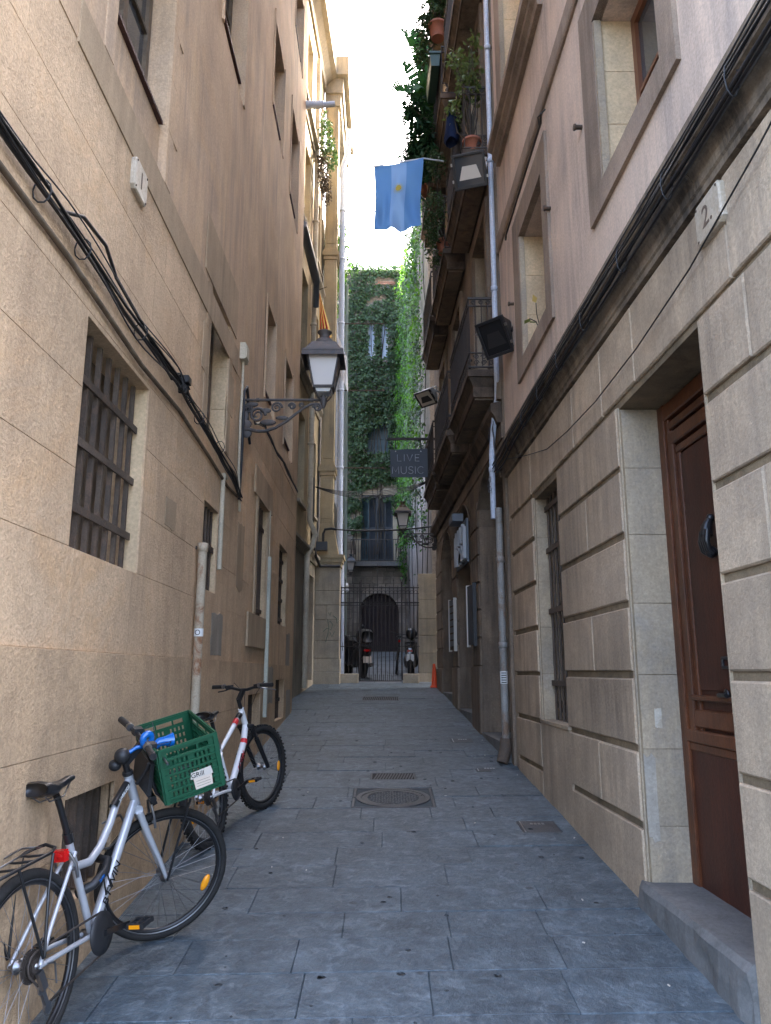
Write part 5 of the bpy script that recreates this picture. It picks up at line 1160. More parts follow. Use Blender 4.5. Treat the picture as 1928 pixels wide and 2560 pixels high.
def saddle(root, p, m='black_plastic'):
    x, y, z = p; sec = [(-.13, .068, .028), (-.11, .078, .034), (-.05, .072, .03), (.0, .045, .022), (.05, .026, .018), (.11, .020, .018), (.145, .012, .01)]
    V = []; n = 10
    for i, (dx, w, h) in enumerate(sec):
        zz = z + (.018 if i < 2 else 0) + (.008 if i > 4 else 0)
        for k in range(n):
            a = 2 * PI * k / n; V.append((x + dx, y + w * math.cos(a), zz + h * math.sin(a) * (.8 if math.sin(a) > 0 else 1.2)))
    m_ = MB(); m_.add(V, [(i * n + k, i * n + (k + 1) % n, (i + 1) * n + (k + 1) % n, (i + 1) * n + k) for i in range(len(sec) - 1) for k in range(n)] + [tuple(range(n)), tuple(range(len(V) - 1, len(V) - n - 1, -1))], True)
    s = m_.build('saddle', 'saddle_black', root)
    for q in (-1, 1): m_ = MB(); m_.tube([(x - .10, y + q * .03, z - .02), (x - .06, y + q * .024, z - .05), (x + .04, y + q * .022, z - .05), (x + .1, y + q * .01, z - .012)], .0035, 6); m_.build('saddle_rail', 'steel', s)
    m_ = MB(); m_.box((x - .11, y, z + .012), (.012, .012, .02)); m_.build('saddle_clip', 'steel', s)
plain('saddle_black', (.016, .016, .017), .32, spec=.5)
def crank(root, bb, ang, ring_r, guard, gm='black_plastic'):
    x, y, z = bb
    m_ = MB(); m_.lathe([(.02, -.045), (.02, .045)], bb, 12, Matrix.Rotation(-PI / 2, 3, 'X')); m_.build('bottom_bracket', 'steel', root)
    m_ = MB(); m_.lathe([(ring_r, .05), (ring_r, .056), (ring_r * .55, .06), (.02, .064)], bb, 36, Matrix.Rotation(PI / 2, 3, 'X')); cr = m_.build('chainset', gm, root)
    m_ = MB(); m_.lathe([(ring_r * .8, .038), (ring_r * .8, .043)], bb, 30, Matrix.Rotation(PI / 2, 3, 'X')); m_.build('chainring', 'steel', cr)
    for s, a in ((-1, ang), (1, ang + PI)):
        e = (x + .17 * math.cos(a), y + s * .085, z + .17 * math.sin(a))
        m_ = MB(); m_.bar((x, y + s * .07, z), e, .024, .014, (0, 1, 0)); m_.build('crank_arm', 'black_paint', cr)
        cx_, cy_, cz_ = e[0], y + s * .14, e[2]; m_ = MB()
        for dx in (-.042, .042): m_.box((cx_ + dx, cy_, cz_), (.016, .085, .022))
        for dy in (-.036, 0, .036): m_.box((cx_, cy_ + dy, cz_), (.09, .012, .018))
        m_.tube([(cx_, y + s * .085, cz_), (cx_, cy_ + s * .04, cz_)], .008, 6); pd = m_.build('pedal', 'black_plastic', root)
        for dx in (-.052, .052): m_ = MB(); m_.box((cx_ + dx, cy_, cz_), (.005, .05, .016)); m_.build('pedal_reflector', 'amber', pd)
def chain(root, bb, r1, hub, r2, y=-.05, drop=None):
    pts = [(hub[0], y, hub[2] + r2)] + [(hub[0] - r2 * math.sin(a), y, hub[2] + r2 * math.cos(a)) for a in (.6, 1.2, 1.9)] + [(hub[0] + .03, y, hub[2] - r2 - .05), (hub[0] + .05, y, hub[2] - .16), (bb[0], y, bb[2] - r1)] + [(bb[0] + r1 * math.sin(a), y, bb[2] - r1 * math.cos(a)) for a in (.6, 1.2, 1.9, 2.6, 3.1)]
    m_ = MB(); m_.tube(pts, .005, 5, closed=True); m_.build('chain', 'iron', root)
    m_ = MB()
    for k, rr in enumerate((.062, .056, .05, .044, .038, .032, .027)):
        m_.lathe([(rr, .026 + .004 * k), (rr, .028 + .004 * k)], hub, 26, Matrix.Rotation(PI / 2, 3, 'X'))
    m_.build('cassette', 'iron', root, kind='stuff')
    m_ = MB(); m_.bar((hub[0], -.062, hub[2] - .02), (hub[0] + .02, -.068, hub[2] - .09), .03, .016, (0, 1, 0)); m_.bar((hub[0] + .02, -.055, hub[2] - .09), (hub[0] + .05, -.055, hub[2] - .17), .02, .012, (0, 1, 0))
    for q in ((hub[0] + .02, -.055, hub[2] - .09), (hub[0] + .05, -.055, hub[2] - .17)): m_.lathe([(.022, -.004), (.022, .004)], q, 12, Matrix.Rotation(PI / 2, 3, 'X'))
    m_.tube([(hub[0] + .02, -.07, hub[2]), (hub[0] + .08, -.075, hub[2] - .02), (hub[0] + .09, -.07, hub[2] - .1)], .004, 6); m_.build('derailleur', 'steel', root)
def spin(st): return Matrix.Translation(SA) @ Matrix.Rotation(-math.radians(st), 4, SDIR) @ Matrix.Translation(-SA)
def ax(t): return SA + SDIR * t     # point on the steering axis
def hbar(root, S, z, w, rise=.02, sweep=.03, stem=None):
    top = ax(.24) if stem is None else stem; c = Vector((top.x + .07, 0, z - rise))
    m_ = MB(); m_.tube([ax(.16), ax(.24), ax(.27)], .017, 10); m_.bar(ax(.255), c, .032, .034); xf(m_, S).build('stem', 'black_paint', root)
    P = [(c.x - sweep, w, z), (c.x - sweep * .6, w * .62, z), (c.x, w * .3, z - rise * .6), (c.x + .005, .04, z - rise), (c.x + .005, -.04, z - rise), (c.x, -w * .3, z - rise * .6), (c.x - sweep * .6, -w * .62, z), (c.x - sweep, -w, z)]
    m_ = MB(); m_.tube(P, .0125, 8); hb = xf(m_, S).build('handlebar', 'black_paint', root)
    for s in (-1, 1):
        m_ = MB(); m_.tube([(c.x - sweep, s * w, z), (c.x - sweep * .7, s * (w - .12), z)], [.0175, .0165], 10); xf(m_, S).build('grip', 'black_plastic', hb)
        m_ = MB(); m_.lathe([(.02, -.012), (.02, .012)], (c.x - sweep * .68, s * (w - .135), z), 10, Matrix.Rotation(-PI / 2, 3, 'X')); xf(m_, S).build('grip_ring', 'steel', hb)
        m_ = MB(); m_.tube([(c.x - sweep * .5, s * (w - .17), z), (c.x + .02, s * (w - .16), z - .025), (c.x + .045, s * (w - .1), z - .04), (c.x + .045, s * (w - .02), z - .05)], .006, 6); xf(m_, S).build('brake_lever', 'black_paint' if s > 0 else 'steel', hb)
        m_ = MB(); m_.box((c.x + .005, s * (w - .175), z - .01), (.045, .05, .035)); xf(m_, S).build('shifter', 'black_plastic', hb)
        m_ = MB(); m_.tube([(c.x + .03, s * (w - .18), z - .01), (c.x + .09, s * .16, z + .02), (c.x + .1, s * .06, z - .08), (c.x + .03, s * .03, z - .22)], .0025, 5); xf(m_, S).build('cable', 'cable', hb)
    return hb, c
# --- the silver bicycle with the crate
B1 = posed('bicycle', 'silver city bicycle with rear rack leaning on the left wall, green crate on its front', 'bicycle', bike_matrix(-1.35, 3.24, 11.0, 5.5))
S1 = spin(48); BBp = (.445, 0, .29); rh = (0, 0, .345); fh = (1.07, 0, .345)
wheel(B1, Matrix.Identity(4), rh, .345, .040, 'black_paint', 'steel'); wheel(B1, S1, fh, .345, .040, 'black_paint', 'steel', refl=-20)
st_top = Vector((.308, 0, .74))
def ftube(name, P, r, mat='silver_paint', n=12, S=None):
    m_ = MB(); m_.tube(P, r, n); return (xf(m_, S) if S is not None else m_).build(name, mat, B1)
ftube('seat_tube', [BBp, tuple(st_top)], .0165)
dt = ftube('down_tube', [tuple(ax(.05) + Vector((-.008, 0, -.01))), BBp], [.021, .023])
tt = ftube('top_tube', [tuple(ax(.165)), tuple(ax(.165) + Vector((-.12, 0, -.07))), (.64, 0, .70), (.55, 0, .625), (.46, 0, .585), (.345, 0, .60)], .0185)
ftube('head_tube', [tuple(ax(.012)), tuple(ax(.19))], .023)
for s in (-1, 1):
    ftube('seat_stay', [(0, s * .066, .345), (.10, s * .05, .45), (.33, s * .02, .665)], .0085); ftube('chain_stay', [(0, s * .066, .345), (.25, s * .052, .32), (.42, s * .03, .295)], .0105)
ftube('fork_crown', [tuple(ax(.012) + Vector((0, -.045, 0))), tuple(ax(.012) + Vector((0, .045, 0)))], .022, S=S1)
for s in (-1, 1): ftube('fork_blade', [tuple(ax(0) + Vector((0, s * .045, 0))), tuple(ax(-.12) + Vector((.012, s * .054, 0))), (1.022, s * .056, .45), (1.068, s * .056, .35)], [.019, .017, .013, .010], S=S1)
m_ = MB(); m_.lathe([(.025, 0), (.027, .01), (.025, .02)], tuple(ax(.19)), 14, Matrix.Rotation(-.34, 3, 'Y')); m_.build('headset', 'black_plastic', B1)
m_ = MB(); m_.tube([tuple(st_top + Vector((.02, 0, -.05))), (.268, 0, .87), (.245, 0, .925)], .0145, 10); m_.build('seat_post', 'black_paint', B1)
m_ = MB(); m_.tube([(.318, 0, .71), (.306, 0, .75)], .021, 12); m_.build('seat_clamp', 'black_paint', B1)
saddle(B1, (.225, 0, .965)); crank(B1, BBp, -.15, .088, True); chain(B1, BBp, .085, rh, .05)
hb, hc = hbar(B1, S1, 1.075, .295, .03, .035)
# lettering on the tubes
d = (Vector(BBp) - (ax(.05) + Vector((-.008, 0, -.01)))).normalized()
text_on('lettering', 'BTWIN', .062, tuple(Vector(BBp) - d * .22 + Vector((0, -.0235, 0))), tuple(-d), (d.z, 0, -d.x), 'ink', dt, .001)
a_, b_ = ax(.165) + Vector((-.05, 0, -.03)), ax(.165) + Vector((-.12, 0, -.07)); d2 = (a_ - b_).normalized()
m_ = MB(); m_.tube([tuple(ax(.165) + Vector((-.03, 0, -.0175))), tuple(b_ - d2 * .05)], .0192, 12, caps=False); bd_ = m_.build('decal_band', 'black_paint', tt)
text_on('lettering', 'RIVERSIDE', .024, tuple((a_ + b_) / 2 + Vector((0, -.0198, .0))), tuple(d2), tuple(d2.cross(Vector((0, -1, 0))) * -1 if 0 else Vector((-d2.z, 0, d2.x))), 'white_plastic', tt, .0008)
# rear rack
rk = []
zt = .735
m_ = MB(); m_.tube([(.16, .0, zt + .012), (.15, -.05, zt), (.10, -.065, zt - .005), (-.32, -.06, zt - .01), (-.33, 0, zt - .01), (-.32, .06, zt - .01), (.10, .065, zt - .005), (.15, .05, zt)], .007, 8, closed=True); rack = m_.build('rear_rack', 'black_paint', B1)
for x in (.08, .0, -.1, -.2, -.29): m_ = MB(); m_.tube([(x, -.063, zt - .006), (x - .03, 0, zt - .002), (x, .063, zt - .006)], .005, 6); m_.build('rack_bar', 'black_paint', rack)
m_ = MB(); m_.tube([(.14, 0, zt + .01), (.05, .03, zt + .03), (-.3, .03, zt + .012), (-.3, -.03, zt + .012), (.05, -.03, zt + .03)], .004, 6, closed=True); m_.build('spring_clamp', 'steel', rack)
for s in (-1, 1):
    m_ = MB(); m_.tube([(.11, s * .068, zt - .01), (.06, s * .075, .6), (.012, s * .078, .37)], .006, 6); m_.build('rack_stay', 'black_paint', rack)
    m_ = MB(); m_.tube([(-.10, s * .068, zt - .01), (-.05, s * .075, .55), (.006, s * .078, .37)], .006, 6); m_.build('rack_stay', 'black_paint', rack)
m_ = MB(); m_.sphere((.262, -.005, .675), .03, 10, 8, (1, 1, .8)); m_.box((.252, -.0, .675), (.03, .06, .045)); m_.build('tail_light', 'red_lens', B1)
for s in (-1, 1):    # rim brakes
    m_ = MB(); m_.tube([(.30, s * .045, .57), (.285, s * .05, .63), (.27, s * .03, .68)], .007, 6); m_.tube([(.285, s * .02, .61), (.285, s * .05, .61)], .008, 6); m_.build('rear_brake', 'steel', B1)
    m_ = MB(); m_.tube([(.985, s * .045, .615), (.97, s * .05, .68), (.955, s * .03, .73)], .007, 6); m_.tube([(.97, s * .02, .65), (.97, s * .05, .65)], .008, 6); xf(m_, S1).build('front_brake', 'steel', B1)
# locks and front rack
m_ = MB(); m_.tube([(.40, .03, .47), (.42, -.04, .50), (.50, -.05, .53), (.56, -.03, .56), (.58, .05, .57)], .02, 8); lk = m_.build('cable_lock', 'black_plastic', B1)
text_on('lettering', 'SIXO', .02, (.45, -.066, .515), (.9, 0, .35), (0, 0, 1), 'blue_horn', lk, .001)
m_ = MB(); m_.tube([(.52, .03, .60), (.62, .06, .60), (.72, .06, .57), (.80, .05, .60), (.86, .05, .64), (.82, .05, .70), (.66, .05, .70)], .0055, 6); m_.build('chain_lock', 'steel', B1)
m_ = MB(); m_.tube([(.53, -.03, .42), (.515, -.03, .53), (.535, -.03, .54), (.56, -.04, .44)], .004, 6, closed=True); m_.build('bottle_cage', 'black_paint', B1)
for s in (-1, 1):
    m_ = MB(); m_.tube([(1.07, s * .075, .345), (1.10, s * .08, .55), (1.14, s * .08, .76)], .007, 6); xf(m_, S1).build('front_rack_stay', 'black_paint', B1)
    m_ = MB(); m_.tube([(.90, s * .12, .93), (.94, s * .13, .83), (1.0, s * .13, .79), (1.2, s * .13, .85)], .009, 6); xf(m_, S1).build('front_rack_rail', 'black_paint', B1)
m_ = MB(); m_.tube([(.93, -.13, .80), (.93, .13, .80)], .016, 8); m_.bar((.98, 0, .72), (.94, 0, .8), .03); xf(m_, S1).build('front_rack_bar', 'black_paint', B1)
m_ = MB(); m_.tube([(.86, -.06, .86), (.88, -.1, .93), (.89, -.12, .98)], .01, 6); m_.box((.905, .0, .90), (.02, .26, .16)); xf(m_, S1).build('rack_plate', 'black_plastic', B1)
# horn: black rubber bulb, blue coiled trumpet
m_ = MB(); hx, hy, hz = .82, 0, .995
m_.sphere((hx - .035, -.02, hz - .005), .040, 12, 8); m_.sphere((hx - .06, -.0, hz - .055), .032, 12, 8, (1, 1, .9)); horn = xf(m_, S1).build('horn_bulb', 'black_plastic', B1)
P = []; 
for k in range(22):
    a = -PI / 2 + k * .36; P.append((hx + .06 + .032 * math.cos(a) + .0022 * k, -.012 - .0012 * k, hz + .068 + .032 * math.sin(a)))
m_ = MB(); m_.tube([(hx - .005, -.02, hz + .01), (hx + .03, -.016, hz + .03)] + P + [(P[-1][0] + .03, -.04, P[-1][2] + .004), (P[-1][0] + .055, -.042, P[-1][2] + .006), (P[-1][0] + .064, -.042, P[-1][2] + .006)], [.010, .010] + [.012 + .0005 * k for k in range(22)] + [.024, .034, .040], 12)
xf(m_, S1).build('horn_trumpet', 'blue_horn', B1)
# crate on the front rack: own frame, short open-topped box with slots
CM = bike_matrix(-1.35, 3.24, 11.0, 5.5) @ S1 @ Matrix.Translation((.969, -.224, .804)) @ Matrix.Rotation(math.radians(-2.8), 4, 'Z') @ Matrix.Rotation(-math.radians(15.7), 4, 'Y') @ Matrix.Rotation(math.radians(-4.06), 4, 'X')
CR = posed('plastic_crate', 'green slotted plastic crate with a paper tag, mounted over the silver bicycle front wheel', 'crate', CM)
lx, ly, lz = .287, .487, .27
def side(F, w, name, handle=True):
    slots = []
    nn = int((w - .06) / .022)
    for r_ in range(5):
        z0 = .025 + r_ * .038
        for k in range(nn):
            a = .032 + k * (w - .064) / nn
            if abs(a - w / 2) > .008 or r_ < 4: slots.append((a + .004, a + .014, z0, z0 + .028))
    if handle: slots += [(w * .14, w * .32, .222, .247), (w * .35, w * .65, .222, .247), (w * .68, w * .86, .222, .247)]
    m_ = MB(); panel(m_, F, 0, w, 0, lz, slots, 0, .004); p = m_.build(name, 'green_crate', CR)
    for z in (.0, .021, .059, .097, .135, .173, .212, .262):
        m_ = MB(); h = .008 if z < .26 else .014; m_.hexa([F(a, o, zz) for zz in (z, z + h) for a, o in ((-.002, .001), (w + .002, .001), (w + .002, .010), (-.002, .010))]); m_.build('rib', 'green_crate', p)
    for a in (-.002, w - .014): m_ = MB(); m_.hexa([F(u, o, zz) for zz in (0, lz) for u, o in ((a, .0005), (a + .016, .0005), (a + .016, .011), (a, .011))]); m_.build('corner_rib', 'green_crate', p)
    return p
sd = side(lambda a, o, z: (a, -o, z), lx, 'side_wall'); side(lambda a, o, z: (a, ly + o, z), lx, 'side_wall')
side(lambda a, o, z: (-o, a, z), ly, 'end_wall'); side(lambda a, o, z: (lx + o, a, z), ly, 'end_wall')
m_ = MB(); panel(m_, lambda a, o, b: (a, b, o), .001, lx - .001, .001, ly - .001, [(.02 + .05 * i, .05 + .05 * i, .03 + .055 * j, .06 + .055 * j) for i in range(5) for j in range(8)], .004, .004); m_.build('floor', 'green_crate', CR)
m_ = MB(); m_.hexa([(.145, -.0125, .028), (.232, -.0125, .030), (.232, -.0118, .030), (.145, -.0118, .028), (.140, -.0125, .105), (.236, -.0125, .108), (.236, -.0118, .108), (.140, -.0118, .105)]); pp = m_.build('paper_tag', 'paper', CR)
m_ = MB(); m_.hexa([(.128, -.0135, .085), (.242, -.0135, .082), (.242, -.0128, .082), (.128, -.0128, .085), (.135, -.0135, .118), (.236, -.0135, .122), (.236, -.0128, .122), (.135, -.0128, .118)]); m_.build('tape', 'bone', pp)
text_on('lettering', 'GRill', .034, (.165, -.0145, .100), (1, 0, 0), (0, 0, 1), 'ink', pp, .0006)
for k in range(3): m_ = MB(); m_.box((.188, -.0130, .042 + .013 * k), (.07, .0006, .0016)); m_.build('print_line', 'ink_brown', pp)
# --- the white mountain bike behind
B2 = posed('bicycle', 'white mountain bike with red and black decals leaning on the left wall behind the crate', 'bicycle', bike_matrix(-1.26, 5.85, 12.5, 8.5))
S2 = spin(14); I4 = Matrix.Identity(4)
wheel(B2, I4, rh, .348, .055, 'black_plastic', 'steel', True, refl=200); wheel(B2, S2, (1.08, 0, .348), .348, .055, 'black_plastic', 'steel', True, refl=-10)
def f2(name, P, r, mat='white_paint', n=12, S=None):
    m_ = MB(); m_.tube(P, r, n); return (xf(m_, S) if S is not None else m_).build(name, mat, B2)
BB2 = (.43, 0, .30)
f2('seat_tube', [BB2, (.32, 0, .66)], .017); dt2 = f2('down_tube', [tuple(ax(.03)), (.80, 0, .60), BB2], [.026, .028, .027]); tt2 = f2('top_tube', [tuple(ax(.15)), (.62, 0, .745), (.335, 0, .61)], [.024, .02, .015]); f2('head_tube', [tuple(ax(.0)), tuple(ax(.18))], .025)
for s in (-1, 1):
    f2('seat_stay', [(0, s * .07, .348), (.12, s * .05, .47), (.33, s * .02, .60)], .0095); f2('chain_stay', [(0, s * .07, .348), (.22, s * .056, .33), (.40, s * .034, .305)], .012)
    f2('fork_stanchion', [tuple(ax(.01) + Vector((0, s * .066, 0))), tuple(ax(-.18) + Vector((.02, s * .066, 0)))], .015, 'black_paint', S=S2); f2('fork_leg', [tuple(ax(-.10) + Vector((.01, s * .066, 0))), (1.07, s * .066, .37), (1.08, s * .066, .345)], [.021, .018, .016], 'black_paint', S=S2)
f2('fork_crown', [tuple(ax(.01) + Vector((0, -.075, 0))), tuple(ax(.02)), tuple(ax(.01) + Vector((0, .075, 0)))], .02, 'black_paint', S=S2); f2('fork_arch', [tuple(ax(-.08) + Vector((.03, -.066, 0))), tuple(ax(-.05) + Vector((.05, 0, 0))), tuple(ax(-.08) + Vector((.03, .066, 0)))], .012, 'black_paint', S=S2)
f2('seat_post', [(.325, 0, .645), (.262, 0, .86)], .0145, 'black_paint'); f2('seat_clamp', [(.327, 0, .635), (.318, 0, .67)], .021, 'steel')
saddle(B2, (.24, 0, .90)); crank(B2, BB2, .15, .082, False); chain(B2, BB2, .08, (0, 0, .348), .05); hbar(B2, S2, 1.06, .32, .035, .03)
d = (Vector(BB2) - Vector((.80, 0, .60))).normalized()
text_on('lettering', 'BTWIN', .055, tuple(Vector((.80, 0, .60)) + d * .20 + Vector((.0, -.029, -.0))), tuple(-d), tuple(Vector((d.z, 0, -d.x)) * (1 if d.x < 0 else -1)), 'red_paint', dt2, .001, shear=.3, bold=.001)
for P, mt in (([tuple(ax(.15) + Vector((-.13, 0, -.055))), tuple(ax(.15) + Vector((-.19, 0, -.085)))], 'red_paint'), ([tuple(ax(.15) + Vector((-.05, 0, -.02))), tuple(ax(.15) + Vector((-.12, 0, -.05)))], 'black_paint')):
    m_ = MB(); m_.tube(P, .0255, 12, caps=False); m_.build('decal_band', mt, tt2)
m_ = MB(); m_.tube([(.815, -.002, .622), (.79, -.002, .59)], .0295, 12, caps=False); m_.build('decal_band', 'red_paint', dt2)
m_ = MB(); m_.tube([(.58, -.035, .40), (.66, -.035, .50), (.60, -.06, .54), (.53, -.06, .46)], .004, 6, closed=True); m_.build('bottle_cage', 'black_paint', B2)
# ------------------------------------------------------------------ flags and cloths
def clothmat(name, c, tr=.35):
    m, nt, b, L = newmat(name); N = nt.nodes; b.inputs['Base Color'].default_value = rgb(c); b.inputs['Roughness'].default_value = .75; b.inputs['Specular IOR Level'].default_value = .2
    t = N.new('ShaderNodeBsdfTranslucent'); t.inputs['Color'].default_value = rgb(c); ms = N.new('ShaderNodeMixShader'); ms.inputs[0].default_value = tr
    L.new(b.outputs[0], ms.inputs[1]); L.new(t.outputs[0], ms.inputs[2]); L.new(ms.outputs[0], N['Material Output'].inputs['Surface'])
clothmat('flag_blue', (.15, .35, .70)); clothmat('flag_pale', (.30, .52, .86)); clothmat('flag_yellow', (.62, .45, .15)); clothmat('flag_red', (.42, .05, .04)); clothmat('cloth_white', (.68, .68, .70)); plain('sun_gold', (.55, .42, .06), .7)
def cloth(name, parent, F, u0, u1, nu, nv, mt):
    V = [F(u0 + (u1 - u0) * i / nu, j / nv) for j in range(nv + 1) for i in range(nu + 1)]; w = nu + 1
    m_ = MB(); m_.add(V, [(j * w + i, j * w + i + 1, (j + 1) * w + i + 1, (j + 1) * w + i) for j in range(nv) for i in range(nu)], True); return m_.build(name, mt, parent)
FLG = thing('flag', 'sky blue and white striped flag with golden sun hanging from a pole across the sky', 'flag', (.9, 10.6, 9.7))
TL, TR, BR, BL = Vector((-.177, 10.6, 9.515)), Vector((.60, 10.6, 9.665)), Vector((.535, 10.62, 8.50)), Vector((-.155, 10.55, 8.35))
def FF(u, v):
    top = TL.lerp(TR, u); bot = BL.lerp(BR, u); p = top.lerp(bot, v)
    p.y += v * (.07 * math.sin(u * 7 + v * 3.2) + .045 * math.sin(u * 15 - v * 7)) + .02 * math.sin(v * 9 + u * 4) * (1 - v)
    p.z += .006 * math.sin(u * 6 + 1) * v; p.x += .025 * math.sin(v * 5 + u * 2) * v
    if u < .55: p.y += .08 * math.exp(-((u - .28 - .12 * (1 - v)) ** 2) / .006) * v
    return tuple(p)
for a, b, mt in ((0, .345, 'flag_blue'), (.345, .655, 'flag_pale'), (.655, 1, 'flag_blue')): cloth('stripe', FLG, FF, a, b, 14, 34, mt)
for sgn in (-1, 1):
    m_ = MB(); V = []; uc, vc = .5, .42; du, dv = 1 / .79, 1 / 1.16
    def SP(r, a): q = Vector(FF(uc + r * math.cos(a) * du, vc + r * math.sin(a) * dv)); q.y += sgn * .006; return tuple(q)
    m_.add([SP(.0, 0)] + [SP(.05, k * PI / 10) for k in range(20)], [(0, k + 1, (k + 1) % 20 + 1) for k in range(20)])
    for k in range(24):
        a = k * PI / 12; r2 = .11 if k % 2 else .098
        m_.add([SP(.054, a - .05), SP(.054, a + .05), SP(r2, a)], [(0, 1, 2)])
    m_.build('sun_emblem', 'sun_gold', FLG, kind='stuff')
m_ = MB(); m_.tube([tuple(TL + Vector((-.03, 0, .0))), tuple(TR), (.93, 10.75, 9.72)], .011, 8); m_.build('pole', 'white_plastic', FLG)
CF = thing('flag', 'red and yellow striped flag drooping from a cream facade window behind the lantern', 'flag', FB(16.7, 0, 10.5))
def FC(u, v):
    a = Vector((-1.58, 16.75, 10.62)); l = Vector((-1.57, 16.75, 9.0)); r = Vector((-1.25, 16.6, 9.45))
    p = a.lerp(l.lerp(r, u), v); p.y += .06 * v * math.sin(u * 14); return tuple(p)
for k in range(7): cloth('stripe', CF, FC, k / 7, (k + 1) / 7, 4, 12, 'flag_red' if k % 2 else 'flag_yellow')
m_ = MB(); m_.tube([(-1.66, 16.8, 10.7), (-1.4, 16.7, 10.75)], .01, 6); m_.build('pole', 'oldwood', CF)
WF = thing('hanging_cloth', 'white cloth draped from a pole beside the grey plastic drainpipe', 'cloth', (-1.2, 18, 9.5))
def FWc(u, v):
    a = Vector((-1.22, 17.75, 10.05)).lerp(Vector((-.95, 17.7, 9.35)), u); b = Vector((-1.17, 17.75, 9.1)).lerp(Vector((-.92, 17.68, 8.45)), u)
    p = a.lerp(b, v); p.y += .05 * math.sin(u * 11 + v * 3); return tuple(p)
cloth('cloth', WF, FWc, 0, 1, 14, 14, 'cloth_white'); m_ = MB(); m_.tube([(-1.24, 17.8, 9.25), (-.98, 17.72, 9.5)], .012, 6); m_.build('pole', 'steel', WF)
t = thing('black_bag', 'black cloth bag hung on the upper balcony railing', 'bag', (.92, 9.4, 8.9))
m_ = MB(); V = []; n = 10
for z, rx_, ry_ in ((9.50, .03, .05), (9.40, .07, .10), (9.2, .10, .14), (9.05, .11, .15), (8.98, .08, .12)):
    for k in range(n): a = 2 * PI * k / n; V.append((.93 + rx_ * math.cos(a) * (1 + .15 * math.sin(3 * a + z * 9)), 9.35 + ry_ * math.sin(a), z + .02 * math.sin(a * 2)))
m_.add(V, [(i * n + k, i * n + (k + 1) % n, (i + 1) * n + (k + 1) % n, (i + 1) * n + k) for i in range(4) for k in range(n)] + [tuple(range(n)), tuple(range(5 * n - 1, 4 * n - 1, -1))], True); m_.build('bag', 'navy_cloth', t)

# ------------------------------------------------------------------ balcony plants
leafmat('jade', (.10, .135, .05), (.16, .22, .05), .45); leafmat('bush', (.05, .082, .032), (.04, .075, .02), .5, .15, .15); leafmat('fern', (.028, .07, .03), (.02, .06, .015), .45, .12, .1); leafmat('banana', (.03, .085, .022), (.06, .22, .015), .3, .12, .1); leafmat('dry', (.045, .033, .026), (.04, .03, .02), .4)
def pot(parent, p, r, h, mt='terracotta'):
    m_ = MB(); m_.lathe([(r * .7, 0), (r * .95, h * .82), (r * 1.08, h * .82), (r * 1.1, h), (r * .92, h), (r * .85, h * .9), (.001, h * .88)], p, 18); m_.build('pot', mt, parent)
def bush(label, base, centers, n, size, mt, cat='plant', potr=None, seed=0, stems=True, aspect=.5, droop=.2, pm='terracotta', stemm='ivy_bark'):
    t = thing('balcony_plant', label, cat, base); rs_ = np.random.RandomState(seed); P = []
    if potr: pot(t, base, potr, potr * 1.7, pm)
    for (c, rad) in centers:
        c = np.array(c); k = int(n * rad[0] * rad[1] * rad[2] / sum(q[1][0] * q[1][1] * q[1][2] for q in centers)) + 10
        d = rs_.normal(0, 1, (k, 3)); d /= np.linalg.norm(d, axis=1)[:, None]; P.append(c + d * np.array(rad) * rs_.uniform(.35, 1.0, k)[:, None] ** .6)
        if stems:
            for q in range(3):
                e = c + rs_.uniform(-.5, .5, 3) * np.array(rad); b0 = np.array(base) + np.array([0, 0, (potr or .02) * 1.5]); mid = (b0 + e) / 2 + rs_.uniform(-.08, .08, 3)
                m_ = MB(); m_.tube([tuple(b0), tuple(mid), tuple(e)], [.012, .009, .004], 5); m_.build('branch', stemm, t)
    P = np.concatenate(P); N_ = rs_.normal(0, 1, P.shape); N_[:, 2] = np.abs(N_[:, 2]) + .3
    leaf_cloud('leaves', P, N_, size, mt, t, droop=droop, aspect=aspect, seed=seed + 50); return t
bush('branching jade plant with small fleshy leaves on the near end of the upper balcony', (1.17, 9.05, 8.56), [((1.12, 9.0, 9.55), (.16, .2, .2)), ((1.2, 9.15, 9.95), (.14, .2, .2)), ((1.02, 9.0, 9.9), (.12, .18, .18)), ((1.0, 9.2, 9.35), (.16, .22, .22)), ((1.22, 8.98, 10.25), (.1, .12, .16)), ((.95, 9.15, 10.2), (.1, .14, .14)), ((1.25, 9.1, 9.6), (.1, .14, .2))], 520, .085, 'jade', potr=.12, seed=1)
bush('sprawling grey green shrub hanging through the railing below the flag pole', (.98, 11.6, 8.6), [((.80, 11.2, 9.1), (.2, .4, .35)), ((.85, 11.8, 8.8), (.18, .4, .3)), ((.75, 11.1, 8.75), (.14, .3, .25)), ((.84, 10.9, 9.75), (.16, .25, .25)), ((.8, 11.1, 10.0), (.14, .2, .2))], 1600, .055, 'bush', potr=.13, seed=2)
bush('trailing green plant over the railing of the top balcony', (.98, 12.3, 11.55), [((.70, 12.6, 11.6), (.3, .4, .4)), ((.55, 12.9, 11.3), (.25, .35, .35)), ((.78, 12.4, 11.05), (.15, .3, .5)), ((.6, 12.6, 12.2), (.25, .35, .3))], 1500, .16, 'fern', seed=3, aspect=.28, droop=.9)
bush('shrub in terracotta pot spilling over the topmost visible railing', (.93, 11.5, 12.75), [((.85, 11.5, 13.3), (.22, .3, .25)), ((.72, 11.6, 13.05), (.2, .3, .2)), ((.95, 11.4, 13.6), (.2, .3, .22)), ((.66, 11.7, 12.6), (.12, .2, .3))], 900, .12, 'bush', potr=.16, seed=4, aspect=.3, droop=.6)
t = thing('planter', 'long dark green planter hooked on the top balcony railing', 'planter', (.88, 11.6, 12.2))
plain('planter_green', (.03, .065, .05), .5)
